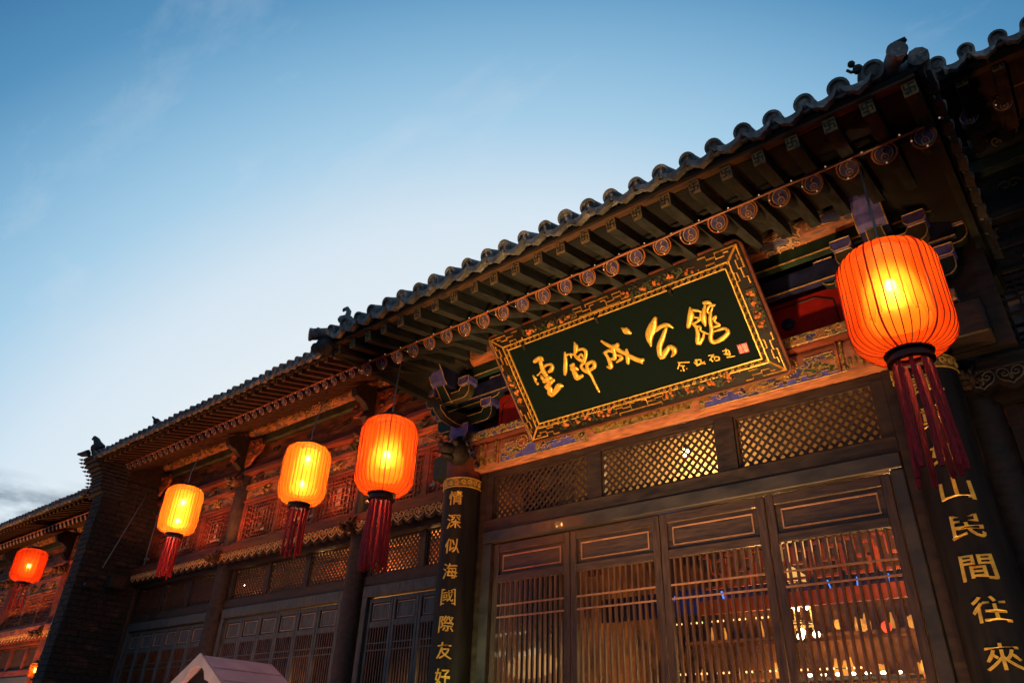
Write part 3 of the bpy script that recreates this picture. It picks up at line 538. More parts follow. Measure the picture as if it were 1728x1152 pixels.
for i, (cx, cz, rr, a) in enumerate(((-3.20, 3.90, .045, 0), (-3.12, 3.955, .035, 1), (-3.28, 3.965, .03, 2), (-1.92, 3.93, .045, 3), (-1.80, 3.97, .03, 1), (-1.86, 3.88, .03, 2), (-3.05, 3.88, .03, 1), (-3.42, 3.86, .03, 0), (-1.45, 3.86, .03, 2), (-1.7, 3.86, .028, 2))):
    MB().prism([(cx+rr*math.cos(k*PI/6), cz+rr*math.sin(k*PI/6)*.8) for k in range(12)], on_beam, -.002, .003).build('painted_motif', ('green_board', 'blue_paint', 'olive')[i % 3], mainb)
    MB().tube([on_beam(cx+rr*(1-t*.075)*math.cos(t*.62+a), cz+.8*rr*(1-t*.075)*math.sin(t*.62+a), .006) for t in range(13)], .003, 5).build('gilt_outline', 'gold_line', mainb)
for cx in (-3.66, -1.36):       # flower roundels
    o = MB().prism([(cx+.052*math.cos(k*PI/8), 3.955+.052*math.sin(k*PI/8)) for k in range(16)], on_beam, -.002, .006).build('flower_roundel', 'orange_wood', mainb)
    ds = MB()
    for k in range(18): a = k*PI/9; ds.ball(on_beam(cx+.062*math.cos(a), 3.955+.062*math.sin(a), .006), .0065, 6, 4)
    ds.build('petal_ring', 'gold', o, True); p = MB()
    for k in range(9): a = k*2*PI/9; p.ball(on_beam(cx+.03*math.cos(a), 3.955+.03*math.sin(a), .008), .013, 6, 4)
    p.build('petal', 'salmon', o, True)
# gilded cartouche in the middle
cc = [(-2.98, 3.93), (-2.92, 3.85), (-2.10, 3.85), (-2.04, 3.93), (-2.10, 4.0), (-2.92, 4.0)]
motif(cc, 'gold_old', -.002, .003, 'cartouche')
for i, x in enumerate((-4.20, -4.13, -4.08, -3.96, -3.93)):
    MB().box(x, x+.014, 4.440, 4.452, 3.825, 4.03).build('gilt_band', 'gold_old' if i % 2 else 'orange_wood', mainb)
    MB().box(-4.96-x-.014, -4.96-x, 4.440, 4.452, 3.825, 4.03).build('gilt_band', 'gold_old' if i % 2 else 'orange_wood', mainb)
o = MB()
for k in range(7): o.box(-4.18+k*.034, -4.162+k*.034, 4.444, 4.452, 3.84, 3.90); o.box(-.98+k*.034, -.962+k*.034, 4.444, 4.452, 3.84, 3.90)
o.build('band_pattern', 'gold_old', mainb)
def scrolls(parent, x0, x1, z, yf, n, rr, seed, m='gold_line', t=.003):
    """free scroll lines"""
    r = random.Random(seed); b = MB()
    for i in range(n):
        cx = r.uniform(x0, x1); cz = z+r.uniform(-.6, .6)*rr; q = r.uniform(.5, 1)*rr; a0 = r.uniform(0, 6); sg = r.choice((-1, 1))
        b.tube([(cx+q*(1-k*.07)*math.cos(a0+sg*k*.6), yf(cz+q*(1-k*.07)*math.sin(a0+sg*k*.6)), cz+q*(1-k*.07)*math.sin(a0+sg*k*.6)) for k in range(12)], t, 5)
    return b.build('gilt_scroll', m, parent, True)
fb = [o for o in EH.children if o.name.startswith('flat_beam')][0]
scrolls(fb, -4.4, -.4, 4.10, lambda z: 4.376, 60, .03, 5)
pu = [o for o in EH.children if o.name.startswith('purlin')][0]
for x, wd in ((-1.62, .30), (-2.9, .3), (-3.95, .25), (-.9, .2)):      # ochre cartouches and cloud scrolls on the purlin
    c = MB(); nn = 10
    for k in range(nn+1):
        t = k/nn; xx = x-wd+2*wd*t; hw = .50*(1 if .12 < t < .88 else .7)
        for j in range(7):
            a = math.radians(270-25+lerp(-hw, hw, j/6)*60) ; c.v.append(Vector((xx, 4.3+.109*math.cos(a), 4.85+.109*math.sin(a))))
    for k in range(nn):
        for j in range(6): q = k*7+j; c.f.append((q, q+7, q+8, q+1))
    c.build('cartouche', 'orange_wood', pu, True)
for x in (-2.15, -1.18, -3.42, -.45, -4.3):
    b_ = MB()
    for q in range(3):
        cx = x+(q-1)*.09; pts = []
        for k in range(14):
            rr = .05*(1-k*.06); a = math.radians(245)+rr*math.sin(k*.55)*9; pts.append((cx+rr*1.2*math.cos(k*.55), 4.3+.112*math.cos(a), 4.85+.112*math.sin(a)))
        b_.tube(pts, .0045, 5)
    b_.build('cloud_scroll', 'gold_line', pu, True)
# red panels with a flaming pearl
for x0, x1 in ((-4.0, -3.15), (-3.1, -1.75), (-1.70, -.95)):
    o = box('red_panel', 'red_panel', EH, x0, x1, 4.52, 4.55, 4.142, 4.50); cx = (x0+x1)/2
    MB().ball((cx, 4.52, 4.32), .05, 12, 8, (1, .4, 1)).build('painted_pearl', 'blue_board', o, True)
    MB().tube([(cx+.035*math.cos(k*.6), 4.497, 4.32+.035*math.sin(k*.6)) for k in range(11)], .004, 5).build('gilt_ring', 'olive', o, True)
    MB().tube([(x0+.03, 4.516, 4.17), (x0+.05, 4.516, 4.40), (x0+.16, 4.516, 4.46), (x1-.16, 4.516, 4.46), (x1-.05, 4.516, 4.40), (x1-.03, 4.516, 4.17)], .006, 5).build('panel_border', 'ink', o)
# --- bracket sets over the columns
def arm(parent, cx, y, z, half, h, th, m, block=True):
    top = z+h; P = [(-half+.07, z), (half-.07, z)]+arc(half-.07, z+.07, .07, -90, 0, 4)[1:]+[(half, top), (half-.10, top), (half-.12, top-.035), (-half+.12, top-.035), (-half+.10, top), (-half, top)]+arc(-half+.07, z+.07, .07, 180, 270, 4)[:-1]
    o = MB().prism(P, lambda u, v, d: Vector((cx+u, y+d, v)), -th/2, th/2).build('bracket_arm', m, parent)
    MB().tube([(cx+u, y-th/2-.002, v) for u, v in P+[P[0]]], .0042, 5, False).build('gilt_edge', 'gold_line', o)
    if block:
        for sg in (-1, 1): cap_block(parent, cx+sg*(half-.05), y, top, .062, .05)
    return o
def cap_block(parent, cx, y, z, hw, h, th=None):
    th = th or hw; P = [(-hw*.72, 0), (hw*.72, 0), (hw, h*.45), (hw, h*1.5), (-hw, h*1.5), (-hw, h*.45)]
    o = MB().prism(P, lambda u, v, d: Vector((cx+u, y+d, z+v)), -th, th).build('bearing_block', 'blue_paint', parent)
    MB().tube([(cx+u, y-th-.002, z+v) for u, v in P+[P[0]]], .0042, 5, False).build('gilt_edge', 'gold_line', o)
for cx in CX:
    cap_block(EH, cx, 4.46, 4.14, .11, .085, .07)
    arm(EH, cx, 4.48, 4.27, .34, .13, .07, 'green_dk'); arm(EH, cx, 4.47, 4.47, .45, .12, .07, 'green_dk')
    arm(EH, cx, 4.24, 4.42, .27, .12, .07, 'olive')
    # forward tongue with curled tip
    P = [(4.45, 4.25), (4.30, 4.245), (4.18, 4.26), (4.10, 4.31), (4.085, 4.345), (4.105, 4.35), (4.13, 4.33), (4.22, 4.31), (4.30, 4.36), (4.45, 4.38)]
    o = MB().prism(P, lambda u, v, d: Vector((cx+d, u, v)), -.042, .042).build('bracket_tongue', 'carve_dark', EH)
    for sg in (-1, 1): MB().tube([(cx+sg*.0435, u, v) for u, v in P[:6]], .004, 5).build('gilt_edge', 'gold_line', o)
    # beam head, its long under-side curving back to the column
    P = [(3.93, 4.90), (3.955, 4.80), (3.985, 4.715), (4.04, 4.645), (4.07, 4.585), (4.11, 4.55), (4.24, 4.55), (4.60, 4.53), (4.60, 4.98), (4.05, 4.98)]
    o = MB().prism(P, lambda u, v, d: Vector((cx+d, u, v)), -.085, .085).build('beam_head', 'blue_board', EH)
    F = P[:6]
    fb_ = MB()
    for i in range(len(F)-1):
        fb_.add([(cx-.084, F[i][0]-.002, F[i][1]-.002), (cx+.084, F[i][0]-.002, F[i][1]-.002), (cx+.084, F[i+1][0]-.002, F[i+1][1]-.002), (cx-.084, F[i+1][0]-.002, F[i+1][1]-.002)], [(0, 1, 2, 3)])
    fb_.build('beam_head_face', 'blue_paint', o)
    for sg in (-1, 1): MB().tube([(cx+sg*.085, u-.003, v-.003) for u, v in F], .005, 5).build('gilt_edge', 'gold_line', o)
    P = [(-.055, 4.41), (.055, 4.41), (.045, 4.55), (-.045, 4.55)]
    o = MB().prism(P, lambda u, v, d: Vector((cx+u, 4.10+d+.9*(4.55-v), v)), 0, .08).build('head_block', 'green_dk', EH)
    MB().tube([(cx+u, 4.097+.9*(4.55-v), v) for u, v in P+[P[0]]], .004, 5).build('gilt_edge', 'gold_line', o)
# --- wall framing round doors and transom
fw = 'dark_wood'
box('frame_post', fw, EH, -4.235, -4.145, 4.57, 4.67, 0, 3.81); box('frame_post', fw, EH, -.835, -.73, 4.57, 4.67, 0, 3.81)
box('head_rail', fw, EH, -4.143, -.837, 4.575, 4.665, 3.765, 3.812); box('transom_rail', fw, EH, -4.143, -.837, 4.565, 4.665, 3.277, 3.365)
box('door_head', 'door_frame', EH, -4.143, -.837, 4.545, 4.665, 3.175, 3.274, bevel=.006)
box('door_jamb', 'door_frame', EH, -4.143, -4.05, 4.55, 4.66, 0, 3.172, bevel=.006); box('door_jamb', 'door_frame', EH, -.915, -.837, 4.55, 4.66, 0, 3.172, bevel=.006)
box('transom_rail', 'dark_wood', EH, -4.143, -.837, 4.56, 4.66, 3.3652, 3.3745)
for x0, x1 in ((-4.143, -4.07), (-3.08, -2.95), (-1.98, -1.84), (-.905, -.837)): box('transom_post', fw, EH, x0, x1, 4.57, 4.66, 3.375, 3.764)
for x0, x1 in ((-4.07, -3.08), (-2.95, -1.98), (-1.84, -.905)):
    fr = MB(); t = .016
    for q in ((x0, x1, 3.376, 3.376+t), (x0, x1, 3.763-t, 3.763), (x0, x0+t, 3.376+t, 3.763-t), (x1-t, x1, 3.376+t, 3.763-t)): fr.box(q[0]+.0005, q[1]-.0005, 4.59, 4.64, q[2], q[3])
    tw = fr.build('transom_window', 'slat', EH)
    slat_panel(EH, tw, x0+t, x1-t, 3.376+t, 3.763-t, 4.605, .062, .018)
for i in range(4): door_leaf(EH, -4.045+i*.7815, -4.045+(i+1)*.7815-.008, 3.168, 4.59, 13, 'door', 'door_h', 'mould')
box('upper_wall', 'dark_wood', EH, -4.75, -.10, 4.625, 4.70, 3.82, 5.25)
box('threshold', 'dark_wood', EH, -4.143, -.837, 4.5, 4.7, 0, .12)
# return walls beside the porch
box('side_wall', 'dark_wood', EH, -4.42, -4.30, 4.66, 5.38, 0, 4.5); box('side_wall', 'dark_wood', EH, -.68, -.56, 4.66, 5.38, 0, 4.5)
# --- the room behind the doors
def room(parent, x0, x1, y0, y1, z1, m='interior', up=None):
    box('room_back_wall', m, parent, x0, x1, y1, y1+.1, 0, z1); box('room_side_wall', m, parent, x0-.1, x0, y0, y1, 0, z1); box('room_side_wall', m, parent, x1, x1+.1, y0, y1, 0, z1)
    box('room_ceiling', m, parent, x0-.1, x1+.1, y0, y1+.1, z1, z1+.1); box('room_floor', 'stone', parent, x0, x1, y0, y1, .002, .05)
room(EH, -4.28, -.70, 4.70, 8.4, 4.25)
box('inner_bulkhead', 'cream', EH, -4.27, -.71, 5.45, 5.52, 3.30, 4.249)
def plight(loc, e, col, r=.05):
    l = bpy.data.lights.new('lamp_or_fill_light', 'POINT'); l.energy = e; l.color = col; l.shadow_soft_size = r; o = bpy.data.objects.new('lamp_or_fill_light', l); o.location = loc; COL.objects.link(o); return o
WARM = (1, .50, .15); AMB = (1, .62, .26)
def hang_bulb(x, y, z, e, ztop, s=.03, label='', col=AMB):
    t = thing('pendant_bulb', (x, y, z), label, 'bulb'); MB().ball((x, y, z), s, 10, 8, (1, 1, 1.2)).build('bulb', 'warm_bulb', t, True); MB().tube([(x, y, z+s), (x, y, ztop)], .005, 6).build('cord', 'ink', t)
    MB().lathe([(s*.5, z+s*.9), (s*.6, z+s*2)], (x, y, 0), 8).build('socket', 'ink', t)
    lo = plight((x, y, z-.07), e, col, .04); return t
hang_bulb(-2.50, 5.15, 3.83, 20, 4.25, label='bright bare bulb glowing behind the middle diagonal lattice over the entrance doors')
# palace lantern seen through the right-hand leaf
pl = thing('palace_lantern', (-2.26, 6.5, 2.5), 'glowing glass chandelier lantern seen through bars of the rightmost entrance leaf', 'lamp')
b_ = MB(); 
for k in range(6):
    a = k*PI/3
    for dz in (2.68, 3.0): b_.tube([(-2.26+.14*math.cos(a), 6.5+.14*math.sin(a), dz), (-2.26+.14*math.cos(a+PI/3), 6.5+.14*math.sin(a+PI/3), dz)], .012, 6)
    b_.tube([(-2.26+.14*math.cos(a), 6.5+.14*math.sin(a), 2.65), (-2.26+.14*math.cos(a), 6.5+.14*math.sin(a), 3.02)], .010, 6)
b_.build('lamp_frame', 'gold_old', pl); MB().lathe([(.02, 3.15), (.16, 3.03), (.17, 3.0)], (-2.26, 6.5, 0), 6).build('lamp_roof', 'warm_lamp', pl)
for k in range(4): a = k*PI/2+.4; MB().ball((-2.26+.07*math.cos(a), 6.5+.07*math.sin(a), 2.84), .035, 8, 6, (1, 1, 1.4)).build('bulb', 'warm_bulb', pl, True); MB().ball((-2.26+.12*math.cos(a), 6.5+.12*math.sin(a), 2.60), .03, 8, 6).build('bulb', 'warm_bulb', pl, True)
MB().tube([(-2.26, 6.5, 3.15), (-2.26, 6.5, 4.24)], .006, 6).build('chain', 'ink', pl)
plight((-2.26, 6.35, 2.45), 14, WARM, .12); plight((-3.0, 7.5, 2.6), 14, WARM, .1); plight((-1.5, 7.6, 2.2), 38, WARM, .1); plight((-1.2, 5.7, 3.1), 5, (1, .42, .12), .1); plight((-.95, 5.15, 1.9), 26, WARM, .1); plight((-2.1, 5.2, 1.5), 22, WARM, .1); plight((-3.2, 5.2, 1.5), 14, WARM, .1)  # first lights the palace lantern; the rest are added fills without fixtures
# red fretwork screen across the room and carved counter
sc_ = thing('fret_screen', (-1.7, 5.95, 2.6), 'red open fretwork screen behind top of the right-hand entrance leaf', 'screen')
b_ = MB(); x0, x1, z0, z1, y = -2.9, -.72, 2.86, 3.28, 5.95
b_.box(x0, x1, y, y+.04, z1, z1+.05); b_.box(x0, x1, y, y+.04, z0-.14, z0-.03)
b_.build('screen_rail', 'fret_red', sc_); r_ = random.Random(3); g_ = MB()
for k in range(9):
    xa = x0+.04+k*.24
    for (a, b2, c, d) in ((0, .10, .32, .34), (.08, .10, .18, .34), (.10, .20, .18, .20), (.18, .20, .06, .20), (0, .18, .06, .08), (0, .02, .08, .24), (.14, .24, .28, .30), (.22, .24, .1, .28)): g_.box(xa+a, xa+b2, y+.005, y+.035, z0+c, z0+d)
g_.build('screen_fret', 'fret_red', sc_)
for x in (-.98, -1.08): box('screen_post', 'fret_red', sc_, x, x+.05, y-.01, y+.05, .05, z1)
ne = thing('neon_strip', (-2.2, 6.4, 2.8), 'blue glowing neon strip across the ceiling inside the entrance doors', 'light')
for k in range(11): MB().tube([(-3.35+k*.235+R.uniform(-.03, .03), 6.4, 2.86), (-3.35+k*.235, 6.4, 2.99)], R.choice((.006, .010, .016)), 6).build('neon_tube', 'blue_neon', ne)
box('neon_backing', 'blue_board', ne, -4.2, -.75, 6.44, 6.47, 2.82, 3.04)
plight((-3.2, 6.1, 2.95), 1.6, (.1, .35, 1), .1)
st = thing('string_lights', (-3.1, 7.3, 2.3), 'string of tiny warm bulbs outlining a counter inside the middle entrance leaves', 'lights')
pts = []
def seg(a, b2, n): return [tuple(lerp(a[i], b2[i], k/n) for i in range(3)) for k in range(n)]
pts = seg((-4.0, 7.3, 2.9), (-2.6, 7.3, 2.9), 24)+seg((-4.0, 7.3, 2.42), (-2.0, 7.3, 2.42), 34)+seg((-4.0, 7.3, 2.42), (-4.0, 7.3, 2.9), 8)
bb = MB()
b0 = None
for p in pts:
    if b0 is None: b0 = MB().ball(p, .011, 6, 4).build('bulb', 'string_bulb', st)
    else: dup(b0, p)
MB().tube([pts[24], pts[57]], .004, 5).build('cord', 'ink', st)
ro_ = thing('lamp_row', (-2.2, 6.9, 2.3), 'row of bright white bulbs low behind the rightmost entrance leaf', 'lights')
sh = thing('glint_shelf', (-2.6, 8.1, 1.4), 'dim added shelf of jars imitating small golden lights deep inside the entrance hall', 'shelf')  # invented shelf; its emissive jars imitate scattered golden glints
for z in (1.6, 2.0, 2.4, 2.8): box('shelf_board', 'interior', sh, -4.1, -.9, 8.0, 8.3, z, z+.03)
r2 = random.Random(5); g0 = None
for k in range(42):
    p = (r2.uniform(-4.0, -1.0), r2.uniform(8.02, 8.2), r2.choice((1.6, 2.0, 2.4, 2.8))+.08)
    if g0 is None: g0 = MB().lathe([(.012, .09), (.02, .06), (.035, .02), (.03, -.05), (.001, -.05)], p, 8).build('glint_jar', 'lamp_amber', sh, True, origin=p)
    else: o = dup(g0, p); o.scale = (r2.uniform(.5, 1.2),)*2+(r2.uniform(.5, 1.6),)
b0 = None
for k in range(9):
    p = (-2.62+k*.12, 6.9, 2.33)
    if b0 is None: b0 = MB().ball(p, .016, 8, 6, (1.5, 1, .8)).build('bulb', 'warm_bulb', ro_, True)
    else: dup(b0, p)
box('lamp_bar', 'carve_dark', ro_, -2.75, -1.5, 6.93, 6.96, 2.285, 2.312)
for i, (x, y, z, s) in enumerate(((-1.9, 7.0, 2.72, .05), (-1.72, 7.05, 2.70, .045), (-1.5, 7, 2.72, .05), (-2.1, 7, 2.74, .04))):
    q = MB().lathe([(.01, s), (s*.8, s*.6), (s, 0), (s*.7, -s*.7), (.02, -s)], (x, y, z), 12).build('small_lantern', 'lamp_amber' if i != 1 else 'red_lamp', None, True)
    tag(q, ('small glowing lantern left of the pair inside rightmost entrance leaf', 'small red lantern inside the rightmost entrance leaf', 'small glowing lantern nearest the right jamb inside entrance', 'smallest glowing lantern inside the rightmost entrance leaf')[i], 'lantern')
# ================================================================ the wings on both sides
def ruyi(parent, x, y, z, w_, m='gold_line', tmpl={}):
    """one pendant of the scrollwork fringe: a cloud-head with two inner spirals"""
    k = parent.name
    if k in tmpl: return dup(tmpl[k], (x, y, z))
    s = w_/2; b = MB(); t = w_*.040; Y = y-.008
    out = [(-.95, .62), (-.98, .25), (-.80, -.10), (-.55, -.32), (-.30, -.42), (0, -.68), (.30, -.42), (.55, -.32), (.80, -.10), (.98, .25), (.95, .62)]
    b.tube([(x+u*s, Y, z+v*s) for u, v in out], t, 5)
    for sg in (-1, 1):
        pts = [(sg*.95, .62), (sg*.75, .80), (sg*.40, .78), (sg*.14, .55), (sg*.10, .28), (sg*.30, .08), (sg*.55, .12), (sg*.62, .34), (sg*.45, .48), (sg*.34, .36)]
        b.tube([(x+u*s, Y, z+v*s) for u, v in pts], t, 5)
    b.tube([(x, Y, z+.3*s), (x-.1*s, Y, z-.05*s), (x, Y, z-.3*s), (x+.1*s, Y, z-.05*s), (x, Y, z+.3*s)], t*.8, 5)
    o = b.build('scroll_pendant', m, parent, True, origin=(x, y, z)); tmpl[k] = o; return o
def window_lattice(parent, x0, x1, z0, z1, y, m, tmpl={}):
    w_ = x1-x0; key = (parent.name, round(w_, 2))
    if key in tmpl: return dup(tmpl[key], WORLD[tmpl[key].name]+Vector((x0-tmpl[key]['x0'], 0, 0)))
    b = MB(); t = .011; H = z1-z0
    for q in ((x0, x1, z0, z0+.03), (x0, x1, z1-.03, z1), (x0, x0+.03, z0+.03, z1-.03), (x1-.03, x1, z0+.03, z1-.03)): b.box(q[0], q[1], y, y+.05, q[2], q[3])
    fr = b.build('lattice_window', m, parent); fr['x0'] = x0; g = MB(); a0, a1, c0, c1 = x0+.03, x1-.03, z0+.03, z1-.03; W = a1-a0; HH = c1-c0
    def v(u, s0, s1): g.box(a0+u*W-t/2, a0+u*W+t/2, y+.01, y+.035, c0+s0*HH, c0+s1*HH)
    def h(s, u0, u1): g.box(a0+u0*W, a0+u1*W, y+.0105, y+.0345, c0+s*HH-t/2, c0+s*HH+t/2)
    for u in (.09, .18, .82, .91): v(u, 0 if u in (.18, .82) else .06, 1 if u in (.18, .82) else .94)
    for u in (.30, .70): v(u, .16, .84)
    for u in (.40, .60): v(u, .26, .74)
    for s in (.08, .92): h(s, .18, .82)
    for s in (.17, .83): h(s, .18, .82)
    for s in (.27, .73): h(s, .30, .70)
    for s in (.42, .58): h(s, .40, .60)
    for u in (.26, .34, .42, .50, .58, .66, .74): v(u, .0, .08); v(u+.04 if u < .7 else u, .92, 1)
    for u in (.30, .38, .46, .54, .62, .70): v(u, .08, .17); v(u, .83, .92)
    for s in (.06, .2, .36, .5, .64, .8, .94): h(s, 0, .09); h(s-.05, .91, 1)
    for s in (.13, .29, .45, .6, .75, .88): h(s, .09, .18); h(s, .82, .91)
    for s in (.3, .5, .7): h(s, .18, .30); h(s, .70, .82)
    for s in (.42, .58): h(s, .30, .40); h(s, .60, .70)
    g.build('lattice', m, fr); box('paper_backing', 'paper', fr, x0+.01, x1-.01, y+.045, y+.049, z0+.01, z1-.01)
    tmpl[key] = fr; return fr
M['paper'] = mat('window_paper', (.30, .21, .19), .8, var=.5, nscale=2.5, bump=0, col2=(.05, .03, .03), c2scale=4, c2lo=.5, c2hi=.6)
def wing(B, cols, y, dz=0, leaves=6, cw=.14, woods=None, lamp=True, fringe_m='fringe_gilt', last_open=False, door_m=('grey_wood', 'grey_wood', 'grey_mould')):
    red, orange, cai, dark = woods or ('red_wood', 'orange_wood', 'caihua_l', 'dark_wood')
    X0, X1 = cols[0], cols[-1]
    for cx in cols: MB().lathe([(.19, 0), (.19, .12), (cw, .16), (cw*.98, 5.3+dz)], (cx, y-.03, 0), 20).build('column', dark, B, True)
    for a, c in zip(cols[:-1], cols[1:]):
        x0, x1 = a+cw+.005, c-cw-.005
        box('door_head', 'grey_wood', B, x0+.02, x1-.02, y-.06, y+.05, 3.10+dz, 3.215+dz, bevel=.005)
        for q in ((x0+.02, x0+.10), (x1-.10, x1-.02)): box('door_jamb', 'grey_wood', B, q[0], q[1], y-.058, y+.05, 0, 3.098+dz, bevel=.005)
        n = leaves; lw = (x1-x0-.22)/n
        for i in range(n): door_leaf(B, x0+.11+i*lw, x0+.11+(i+1)*lw-.006, 3.085+dz, y-.02, 7, *door_m, stile=.04, panel=(.045, .24), bars_at=(.46, .53))
        box('transom_rail', dark, B, x0, x1, y-.04, y+.05, 3.217+dz, 3.33+dz)
        pw = (x1-x0-.06)/3
        box('inner_board', 'orange_wood', B, x0, x1, y+.9, y+.93, 3.25+dz, 3.92+dz)
        for i in range(3):
            u0 = x0+.03+i*pw+.045; u1 = x0+.03+(i+1)*pw-.045; fr = MB(); t = .02
            for q in ((u0, u1, 3.335, 3.335+t), (u0, u1, 3.74-t, 3.74), (u0, u0+t, 3.335+t, 3.74-t), (u1-t, u1, 3.335+t, 3.74-t)): fr.box(q[0], q[1], y-.01, y+.04, q[2]+dz, q[3]+dz)
            tw = fr.build('transom_window', dark, B); slat_panel(B, tw, u0+t, u1-t, 3.335+t+dz, 3.74-t+dz, y+.01, .062, .020, individually=False)
        for i in range(4):
            u = x0+.03+i*pw; box('transom_post', dark, B, max(x0, u-.045), min(x1, u+.045), y-.02, y+.05, 3.332+dz, 3.745+dz)
    box('fringe_beam', dark, B, X0, X1, y-.10, y+.05, 3.747+dz, 3.90+dz)
    n = int((X1-X0)/.165); fr = MB(); poly = []
    for i in range(n):
        u0 = X0+i*.165
        poly += [(u0, .0), (u0+.03, -.035), (u0+.0825, -.058), (u0+.135, -.035)]
    poly += [(X0+n*.165, 0)]
    pl_ = [(u, 3.835+dz+v) for u, v in poly]; vs = []
    fb = MB()
    for i in range(len(pl_)-1):
        (u0, v0), (u1, v1) = pl_[i], pl_[i+1]; fb.add([(u0, y-.20, v0), (u1, y-.20, v1), (u1, y-.20, 3.93+dz), (u0, y-.20, 3.93+dz), (u0, y-.17, v0), (u1, y-.17, v1), (u1, y-.17, 3.93+dz), (u0, y-.17, 3.93+dz)], [(0, 1, 2, 3), (5, 4, 7, 6), (4, 5, 1, 0), (3, 2, 6, 7)])
    lb = fb.build('fringe_board', 'red_wood' if dz else 'dark_wood', B)
    for i in range(n): ruyi(lb, X0+i*.165+.0825, y-.20, 3.862+dz, .155, fringe_m)
    box('sill_beam', red, B, X0, X1, y-.21, y+.05, 3.932+dz, 4.03+dz, bevel=.006); box('sill_rail', red, B, X0, X1, y-.12, y+.05, 4.032+dz, 4.09+dz)
    for a, c in zip(cols[:-1], cols[1:]):
        x0, x1 = a+.17, c-.17; pw = (x1-x0)/3
        for i in range(3): window_lattice(B, x0+i*pw+.03, x0+(i+1)*pw-.03, 4.10+dz, 4.66+dz, y-.06, red)
        for i in range(4): box('window_post', red, B, x0+i*pw-.029, x0+i*pw+.029, y-.07, y+.03, 4.092+dz, 4.67+dz)
        box('wall_board', dark, B, a, c, y+.031, y+.07, 3.9+dz, 6.05+dz)
        for u in (a, c): box('post_board', red, B, u-.13, u+.13, y-.075, y+.02, 4.092+dz, 4.67+dz)
    for z0, z1, yf, m in ((4.672, 4.705, -.08, red), (4.707, 4.865, -.06, cai), (4.867, 4.935, -.09, orange), (4.937, 5.085, -.05, cai), (5.087, 5.15, -.15, red), (5.152, 5.25, -.09, red), (5.252, 5.55, -.04, orange), (5.552, 5.66, -.12, 'green_dk2')):
        box('painted_beam' if m == cai else 'wall_beam', m, B, X0, X1, y+yf, y+.03, z0+dz, z1+dz, bevel=.004)
    p = MB().tube([(X0, y-.1, 5.765+dz), (X1, y-.1, 5.765+dz)], .10, 16).build('purlin', 'caihua_l' if cai == 'caihua_l' else cai, B, True)
    scrolls(p, X0+.1, X1-.1, 5.74+dz, lambda z: y-.1-.103*math.sqrt(max(0, 1-((z-5.765-dz)/.105)**2)), int((X1-X0)*9), .05, 4, m='gold_line', t=.006)
    # carved bosses and open carving
    r = random.Random(9)
    for j, cx in enumerate(cols):
        beast((cx, y-.27, 3.87+dz), .17, 'carve_warm', B, 'beast_head', seed=j); beast((cx, y-.22, 4.98+dz), .2, 'carve_warm', B, 'beast_head', seed=j+5)
        bracket_carving(B, cx, y, dz, j)
    for a, c in zip(cols[:-1], cols[1:]):
        nfi = 9
        for k in range(nfi):
            cx = lerp(a+.25, c-.25, (k+.5)/nfi); f = MB(); zc = (4.785 if k % 2 else 5.01)+dz
            for q in range(7): f.ball((cx+r.uniform(-.07, .07), y-.085, zc+r.uniform(-.045, .045)), r.uniform(.014, .03), 6, 5)
            f.tube([(cx-.08, y-.08, zc-.03), (cx-.03, y-.1, zc+.03), (cx+.03, y-.1, zc-.02), (cx+.08, y-.08, zc+.04)], .010, 6)
            f.build('carved_figure', ('carve_warm', 'gold_old', 'olive')[k % 3], B, True)
            if k % 3 == 1:
                s = MB(); 
                for sg in (-1, 1):
                    s.tube([(cx+sg*(.03+.05*(1-q*.09)*math.cos(q*.7)), y-.05, 5.40+dz+.05*(1-q*.09)*math.sin(q*.7)) for q in range(10)], .008, 5)
                s.build('carved_scroll', 'olive', B, True)
M['green_dk2'] = mat('green_fascia', (.045, .060, .036), .6, var=.4, nscale=8, bump=.2)
M['carve_warm'] = mat('carved_warm', (.085, .045, .03), .6, var=.6, nscale=24, bump=.5, col2=(.26, .12, .05), c2scale=14, c2lo=.58, c2hi=.64)
def bracket_carving(B, cx, y, dz, j):
    """carved bracket with cloud curls carrying the purlin"""
    b = MB(); P = [(y-.05, 5.15), (y-.20, 5.16), (y-.30, 5.24), (y-.25, 5.34), (y-.34, 5.42), (y-.46, 5.46), (y-.50, 5.56), (y-.38, 5.66), (y-.05, 5.68)]
    b.prism(P, lambda u, v, d: Vector((cx+d, u, v+dz)), -.05, .05); b.build('carved_bracket', 'carve_dark', B)
    c = MB()
    for sg in (-1, 1):
        c.prism([(0, 5.2), (.12, 5.24), (.20, 5.34), (.34, 5.38), (.38, 5.48), (.30, 5.60), (.0, 5.62)], lambda u, v, d: Vector((cx+sg*(u+.05), y-.16+d, v+dz)), 0, .04)
        for (ux, uz, q) in ((.14, 5.36, .05), (.28, 5.48, .055), (.12, 5.52, .04)):
            c.tube([(cx+sg*(.05+ux+q*(1-k*.08)*math.cos(k*.7)), y-.17, uz+dz+q*(1-k*.08)*math.sin(k*.7)) for k in range(10)], .009, 5)
    c.build('cloud_bracket', 'orange_wood' if dz == 0 else 'carve_warm', B)
